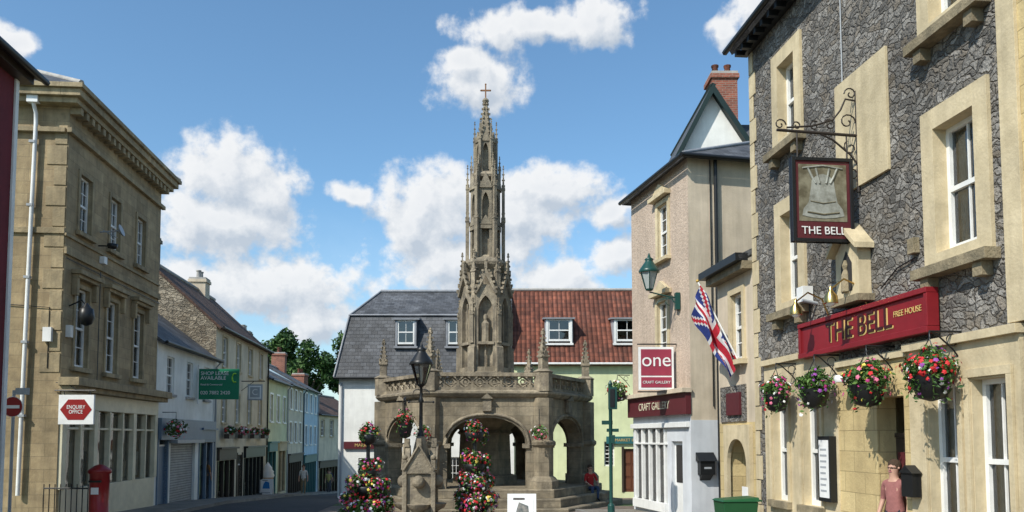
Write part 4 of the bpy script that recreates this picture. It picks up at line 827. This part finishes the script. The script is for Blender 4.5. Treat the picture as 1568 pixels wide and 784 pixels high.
P.add([(-.29,-.35,g+.805),(.29,-.35,g+.805),(.29,.34,g+.805),(-.29,.34,g+.805),(-.25,-.3,g+.84),(.25,-.3,g+.84),(.25,.34,g+.88),(-.25,.34,g+.88)],[(0,3,2,1),(4,5,6,7),(0,1,5,4),(1,2,6,5),(2,3,7,6),(3,0,4,7)],GREENBIN)
P.tube([(-.25,.38,g+.82),(.25,.38,g+.82)],.02,GREENBIN)
for s in (-.25,.25): P.T=Matrix.Translation((s,.28,g+.1))@Matrix.Rotation(rad(90),4,'Y'); P.lathe([(.1,-.03),(.1,.03)],0,0,14,BLACK)
P.T=Matrix.Identity(4); P.build('bin',rs,.012)
rs=root('ice_cream_cone_model',(-14.0+.9,44.0,0)); g=gz(44)+.01; P=MB(); P.lathe([(.25,g),(.25,g+.1),(.08,g+.12),(.1,g+.2),(.3,g+.95),(.32,g+1.0)],0,0,14,paint('wafer',(.55,.3,.1))); P.lathe([(.32,g+1.0),(.36,g+1.1),(.3,g+1.25),(.33,g+1.3),(.22,g+1.45),(.24,g+1.5),(.1,g+1.7),(.02,g+1.82)],0,0,14,SIGNW); P.build('cone',rs)
rs=root('union_flag',(4.6,16.2,0)); P=MB(); a=Vector((0,0,3.05)); b=Vector((-.8,.35,4.9)); P.tube([a,b],.018,PAINTW,6); P.sphere(tuple(b),.035,GOLD,6); P.build('pole',rs)
FB=cloth('flag_blue',(.02,.04,.2));FR=cloth('flag_red',(.5,.02,.04));FW=cloth('flag_white',(.7,.7,.7)); P=MB(); nu,nv=44,22
def fp(i,j):
    u=i/nu; v=j/nv; p=a.lerp(b,.1+.86*u); drop=v*.95
    q=p+Vector((-.16*v,0,-drop*(.45+.22*u)))
    q+=Vector((.0,.11*math.sin(v*10+u*5)+.06*math.sin(u*13+v*3),.03*math.sin(u*11))); return q
def uj(u,v):
    x,y=(u-.5)*2,(v-.5)
    if abs(x)<.1 or abs(y)<.1: return FR
    if abs(x)<.17 or abs(y)<.17: return FW
    d=min(abs(y-x*.5),abs(y+x*.5)); return FR if d<.045 else FW if d<.09 else FB
for i in range(nu):
    for j in range(nv): P.add([fp(i,j),fp(i+1,j),fp(i+1,j+1),fp(i,j+1)],[(0,1,2,3)],uj((i+.5)/nu,(j+.5)/nv),True)
P.build('cloth',rs)
# ------------------------------------------------------------------ people
def person(loc,face,H,top,bot,hair=HAIR,pose='stand',step=0,female=False):
    k=H/1.75; V=[];Ed=[];Rd=[];G=[]
    def v(p,r,par,g):
        V.append(Vector(p)*k);Rd.append(r*k);G.append(g)
        if par is not None: Ed.append((par,len(V)-1))
        return len(V)-1
    dz=-.47 if pose=='sit' else 0
    pel=v((0,0,.95+dz),.125,None,'b'); sp=v((0,0,1.12+dz),.115,pel,'t'); ch=v((0,-.01,1.33+dz),.13,sp,'t'); nk=v((0,-.01,1.49+dz),.055,ch,'s'); hb=v((0,-.02,1.57+dz),.075,nk,'s'); hd=v((0,-.02,1.66+dz),.093,hb,'s'); v((0,-.01,1.73+dz),.06,hd,'h')
    for s in (-1,1):
        sh=v((s*.17,0,1.42+dz),.06,ch,'t')
        if pose=='sit': el=v((s*.24,-.1,1.17+dz),.043,sh,'t'); wr=v((s*.17,-.32,1.06+dz),.03,el,'s'); pm=v((s*.14,-.38,1.04+dz),.034,wr,'s'); fd=Vector((0,-1,-.2))
        else: el=v((s*.23,.03,1.15),.043,sh,'t'); wr=v((s*.25,-.07,.92),.03,el,'s'); pm=v((s*.25,-.09,.85),.034,wr,'s'); fd=Vector((0,-.25,-1))
        fd.normalize(); base=V[pm]/k
        for q in range(4):
            b0=base+fd*.035+Vector((0,(q-1.5)*.018,0)) if abs(fd.y)<.6 else base+fd*.035+Vector(((q-1.5)*.018,0,0))
            f1=v(b0,.011,pm,'s'); v(b0+fd*(.05-.006*abs(q-1.4))+Vector((-s*.01,0,0)),.008,f1,'s')
        v(base+Vector((-s*.035,-.02,-.01)),.01,pm,'s')
        hp=v((s*.09,0,.9+dz),.095,pel,'b')
        if pose=='sit': kn=v((s*.11,-.44,.5),.065,hp,'b'); an=v((s*.11,-.42,.09),.042,kn,'b'); to=v((s*.11,-.58,.04),.036,an,'x')
        else:
            kn=v((s*.1,-.02-step*s*.18,.5),.062,hp,'b'); an=v((s*.09,.02-step*s*.25,.09),.042,kn,'b'); to=v((s*.1,-.13-step*s*.25,.04),.036,an,'x')
    me=bpy.data.meshes.new('b'); me.from_pydata([tuple(p) for p in V],Ed,[]); o=bpy.data.objects.new('tmp',me); S.collection.objects.link(o)
    o.modifiers.new('s','SKIN'); 
    for i,sv in enumerate(me.skin_vertices[0].data): sv.radius=(Rd[i],Rd[i]); sv.use_root=(i==0)
    ss=o.modifiers.new('u','SUBSURF'); ss.levels=2; ss.render_levels=2
    dg=bpy.context.evaluated_depsgraph_get(); m2=bpy.data.meshes.new_from_object(o.evaluated_get(dg)); bpy.data.objects.remove(o)
    mats={'t':top,'b':bot,'s':SKIN,'h':hair,'x':BLACK}; ks=list(mats); m2.materials.clear()
    for q in ks: m2.materials.append(mats[q])
    for p in m2.polygons:
        p.use_smooth=True; best=None
        for (i,j) in Ed:
            A,B=V[i],V[j]; t=max(0,min(1,(p.center-A).dot(B-A)/max(1e-9,(B-A).length_squared))); d=(p.center-A-(B-A)*t).length-(Rd[i]*(1-t)+Rd[j]*t)
            if best is None or d<best[0]: best=(d,G[j])
        p.material_index=ks.index(best[1])
    r=root('person',loc); r.rotation_euler=(0,0,face); o=bpy.data.objects.new('body',m2); S.collection.objects.link(o); o.parent=r
    P=MB(); hz_=(1.66+dz)*k
    P.sphere((0,.016*k,hz_+.025*k),.103*k,hair,10,1.05)
    if female: P.sphere((0,.05*k,hz_-.08*k),.085*k,hair,8,1.3)
    for s in (-1,1): P.sphere((s*.033*k,-.108*k,hz_+.0*k),.009*k,BLACK,6); P.sphere((s*.088*k,-.015*k,hz_-.01*k),.02*k,SKIN,6)
    P.sphere((0,-.118*k,hz_-.03*k),.015*k,SKIN,6); P.box(-.022*k,.022*k,-.108*k,-.1*k,hz_-.064*k,hz_-.058*k,FL[1]); P.build('hair_and_face',r)
    return r
pb=Vector(BO)+Vector((.1064*4.5,-.9943*4.5,0))+Vector((.02,.0,0))
person((pb.x,pb.y,gz(11)+.12),rad(-60),1.5,cloth('dusky_pink_top',(.32,.13,.12)),cloth('dark_skirt',(.04,.04,.06)),female=True)
person((-13.6+.9,32.6,gz(32.6)+.12),rad(20),1.72,cloth('dark_jacket',(.03,.04,.035)),cloth('jeans',(.04,.06,.12)),step=.4)
person((-13.1+.6,33.4,gz(33.4)+.12),rad(180),1.65,cloth('orange_top',(.25,.12,.04)),cloth('black_trousers',(.02,.02,.02)),step=.5)
person((-13.4,60,gz(60)+.01),rad(0),1.72,cloth('yellow_shirt',(.55,.45,.15)),cloth('grey_trousers',(.1,.1,.11)),step=.6)
person((-14.2,64,gz(64)+.12),rad(180),1.7,cloth('navy_shirt',(.03,.04,.1)),cloth('navy_trousers',(.03,.03,.05)),step=.6)
person((2.75,28.9,-.95+.44),rad(20),1.68,cloth('red_top',(.5,.03,.03)),cloth('blue_jeans',(.05,.08,.16)),pose='sit',female=True)
person((-12.2,48,gz(48)+.01),rad(10),1.75,cloth('white_shirt',(.6,.6,.6)),cloth('tan_trousers',(.25,.2,.13)),step=.5)
rs=root('stone_bench',(2.75,28.95,0),(1,0)); P=MB(); P.box(-.6,.6,-.15,.35,-1.0+.28,-.25,CROSSP); P.build('seat',rs,.02)
# ------------------------------------------------------------------ world
sunv=Vector((-.49,-.50,.68)).normalized(); el=math.asin(sunv.z); az=math.atan2(sunv.x,sunv.y)
w=bpy.data.worlds.new('World'); S.world=w; w.use_nodes=True; nt=w.node_tree; nt.nodes.clear(); Lk=nt.links
out=nn(nt,'ShaderNodeOutputWorld'); sky=nn(nt,'ShaderNodeTexSky',sky_type='NISHITA'); sky.sun_disc=False; sky.sun_elevation=el; sky.sun_rotation=az%(2*math.pi); sky.air_density=1.0; sky.dust_density=.8; sky.ozone_density=2.0
bg1=nn(nt,'ShaderNodeBackground'); bg1.inputs[1].default_value=.135
Lk.new(mixc(nt,1.0,sky.outputs[0],(1.02,1.3,1.36),'MULTIPLY'),bg1.inputs[0])
CL=[(-19.9,17.2,2.9,2.4),(-17.2,16.2,2.5,2.5),(-21.3,14.2,2.9,2.4),(-19.0,14.0,4.2,2.0),(-11.0,16.6,1.5,0.8),(-5.8,15.5,3.6,3.1),(-7.6,14.4,2.0,1.6),(-3.4,17.1,2.2,1.5),(2.6,17.1,4.3,1.6),(0.3,15.0,4.0,2.8),(-2.3,23.9,3.2,1.7),(-3.0,25.2,2.1,1.2),(1.7,27.4,5.8,1.1),(5.9,27.3,2.9,1.4),(7.2,15.5,1.7,1.1),(7.7,12.6,1.7,1.5),(-17.3,10.0,7.5,2.1),(-13.8,8.2,3.2,1.8),(14.9,26.3,0.9,1.1),(17.7,27.4,2.3,1.6),(-32.6,22.7,1.4,1.0),(-3.9,12.3,5.0,2.3),(3.2,11.0,3.4,1.6),(-24,9,5,2),
 (-75,16,14,3),(70,20,14,4),(150,20,20,4)]
G=bpy.data.node_groups.new('CloudField','ShaderNodeTree'); G.interface.new_socket('Vec',in_out='INPUT',socket_type='NodeSocketVector'); G.interface.new_socket('D',in_out='OUTPUT',socket_type='NodeSocketFloat')
gi=nn(G,'NodeGroupInput'); go=nn(G,'NodeGroupOutput')
n1=nn(G,'ShaderNodeTexNoise'); n1.inputs['Scale'].default_value=.4; n1.inputs['Detail'].default_value=2; G.links.new(gi.outputs[0],n1.inputs['Vector'])
wp=nn(G,'ShaderNodeVectorMath',operation='MULTIPLY_ADD'); sb=nn(G,'ShaderNodeVectorMath',operation='SUBTRACT'); G.links.new(n1.outputs['Color'],sb.inputs[0]); sb.inputs[1].default_value=(.5,.5,.5); G.links.new(sb.outputs[0],wp.inputs[0]); wp.inputs[1].default_value=(2.6,1.8,0); G.links.new(gi.outputs[0],wp.inputs[2])
acc=None
for a,e,ww,hh in CL:
    s=nn(G,'ShaderNodeVectorMath',operation='SUBTRACT'); G.links.new(wp.outputs[0],s.inputs[0]); s.inputs[1].default_value=(a,e,0)
    m=nn(G,'ShaderNodeVectorMath',operation='MULTIPLY'); G.links.new(s.outputs[0],m.inputs[0]); m.inputs[1].default_value=(1/(ww*1.3),1/(hh*1.3),0)
    l=nn(G,'ShaderNodeVectorMath',operation='LENGTH'); G.links.new(m.outputs[0],l.inputs[0])
    d=mth(G,'SUBTRACT',1.0,l.outputs['Value']); acc=d if acc is None else mth(G,'SMOOTH_MAX',acc,d,.3)
n2=nn(G,'ShaderNodeTexNoise'); n2.inputs['Scale'].default_value=.6; n2.inputs['Detail'].default_value=7; n2.inputs['Roughness'].default_value=.58; G.links.new(gi.outputs[0],n2.inputs['Vector'])
acc=mth(G,'ADD',mth(G,'MAXIMUM',acc,-.6),mth(G,'MULTIPLY',mth(G,'SUBTRACT',n2.outputs['Fac'],.5),1.4))
G.links.new(acc,go.inputs[0])
tc=nn(nt,'ShaderNodeTexCoord'); sx=nn(nt,'ShaderNodeSeparateXYZ'); nv=nn(nt,'ShaderNodeVectorMath',operation='NORMALIZE'); Lk.new(tc.outputs['Generated'],nv.inputs[0]); Lk.new(nv.outputs[0],sx.inputs[0])
azn=mth(nt,'MULTIPLY',mth(nt,'ARCTAN2',sx.outputs[0],sx.outputs[1]),57.2958); eln=mth(nt,'MULTIPLY',mth(nt,'ARCSINE',sx.outputs[2]),57.2958)
cb=nn(nt,'ShaderNodeCombineXYZ'); Lk.new(azn,cb.inputs[0]); Lk.new(eln,cb.inputs[1])
g1_=nn(nt,'ShaderNodeGroup'); g1_.node_tree=G; Lk.new(cb.outputs[0],g1_.inputs[0])
sh=nn(nt,'ShaderNodeVectorMath',operation='ADD'); Lk.new(cb.outputs[0],sh.inputs[0]); sh.inputs[1].default_value=(-.6,1.1,0)
g2_=nn(nt,'ShaderNodeGroup'); g2_.node_tree=G; Lk.new(sh.outputs[0],g2_.inputs[0])
def smooth(x,a,b):
    n=nn(nt,'ShaderNodeMapRange',interpolation_type='SMOOTHSTEP'); Lk.new(x,n.inputs[0]); n.inputs[1].default_value=a;n.inputs[2].default_value=b; return n.outputs[0]
alpha=smooth(g1_.outputs[0],-.02,.5)
lit=mrange(nt,mth(nt,'SUBTRACT',g1_.outputs[0],g2_.outputs[0]),-.42,.3)
thick=mrange(nt,g1_.outputs[0],.4,1.2,0,.3)
lit=mth(nt,'SUBTRACT',lit,thick,clamp=True)
cc=mixc(nt,lit,(.54,.61,.70),(.93,.94,.95))
bg2=nn(nt,'ShaderNodeBackground'); Lk.new(cc,bg2.inputs[0]); bg2.inputs[1].default_value=1.0
haze=mrange(nt,eln,0,16,.4,0)
al=mth(nt,'MAXIMUM',mth(nt,'MULTIPLY',alpha,.97),haze)
mx=nn(nt,'ShaderNodeMixShader'); Lk.new(al,mx.inputs[0]); Lk.new(bg1.outputs[0],mx.inputs[1]); Lk.new(bg2.outputs[0],mx.inputs[2]); Lk.new(mx.outputs[0],out.inputs[0])
w.cycles.sampling_method='MANUAL'; w.cycles.sample_map_resolution=512
ld=bpy.data.lights.new('sun','SUN'); ld.energy=5.0; ld.angle=rad(.5); ld.color=(1,.95,.86); lo=bpy.data.objects.new('sun',ld); S.collection.objects.link(lo); lo.rotation_euler=sunv.to_track_quat('Z','Y').to_euler(); lo.location=(0,0,30)
# ------------------------------------------------------------------ camera
cam=bpy.data.cameras.new('camera'); co=bpy.data.objects.new('camera',cam); S.collection.objects.link(co); co.location=(0,0,1.7); co.rotation_euler=(rad(90+3.75),0,0)
cam.sensor_width=36; cam.lens=36*1250/1568; cam.shift_y=.125; cam.clip_end=5000; cam.clip_start=.1; S.camera=co
S.view_settings.view_transform='Standard'; S.view_settings.look='None'; S.view_settings.exposure=0
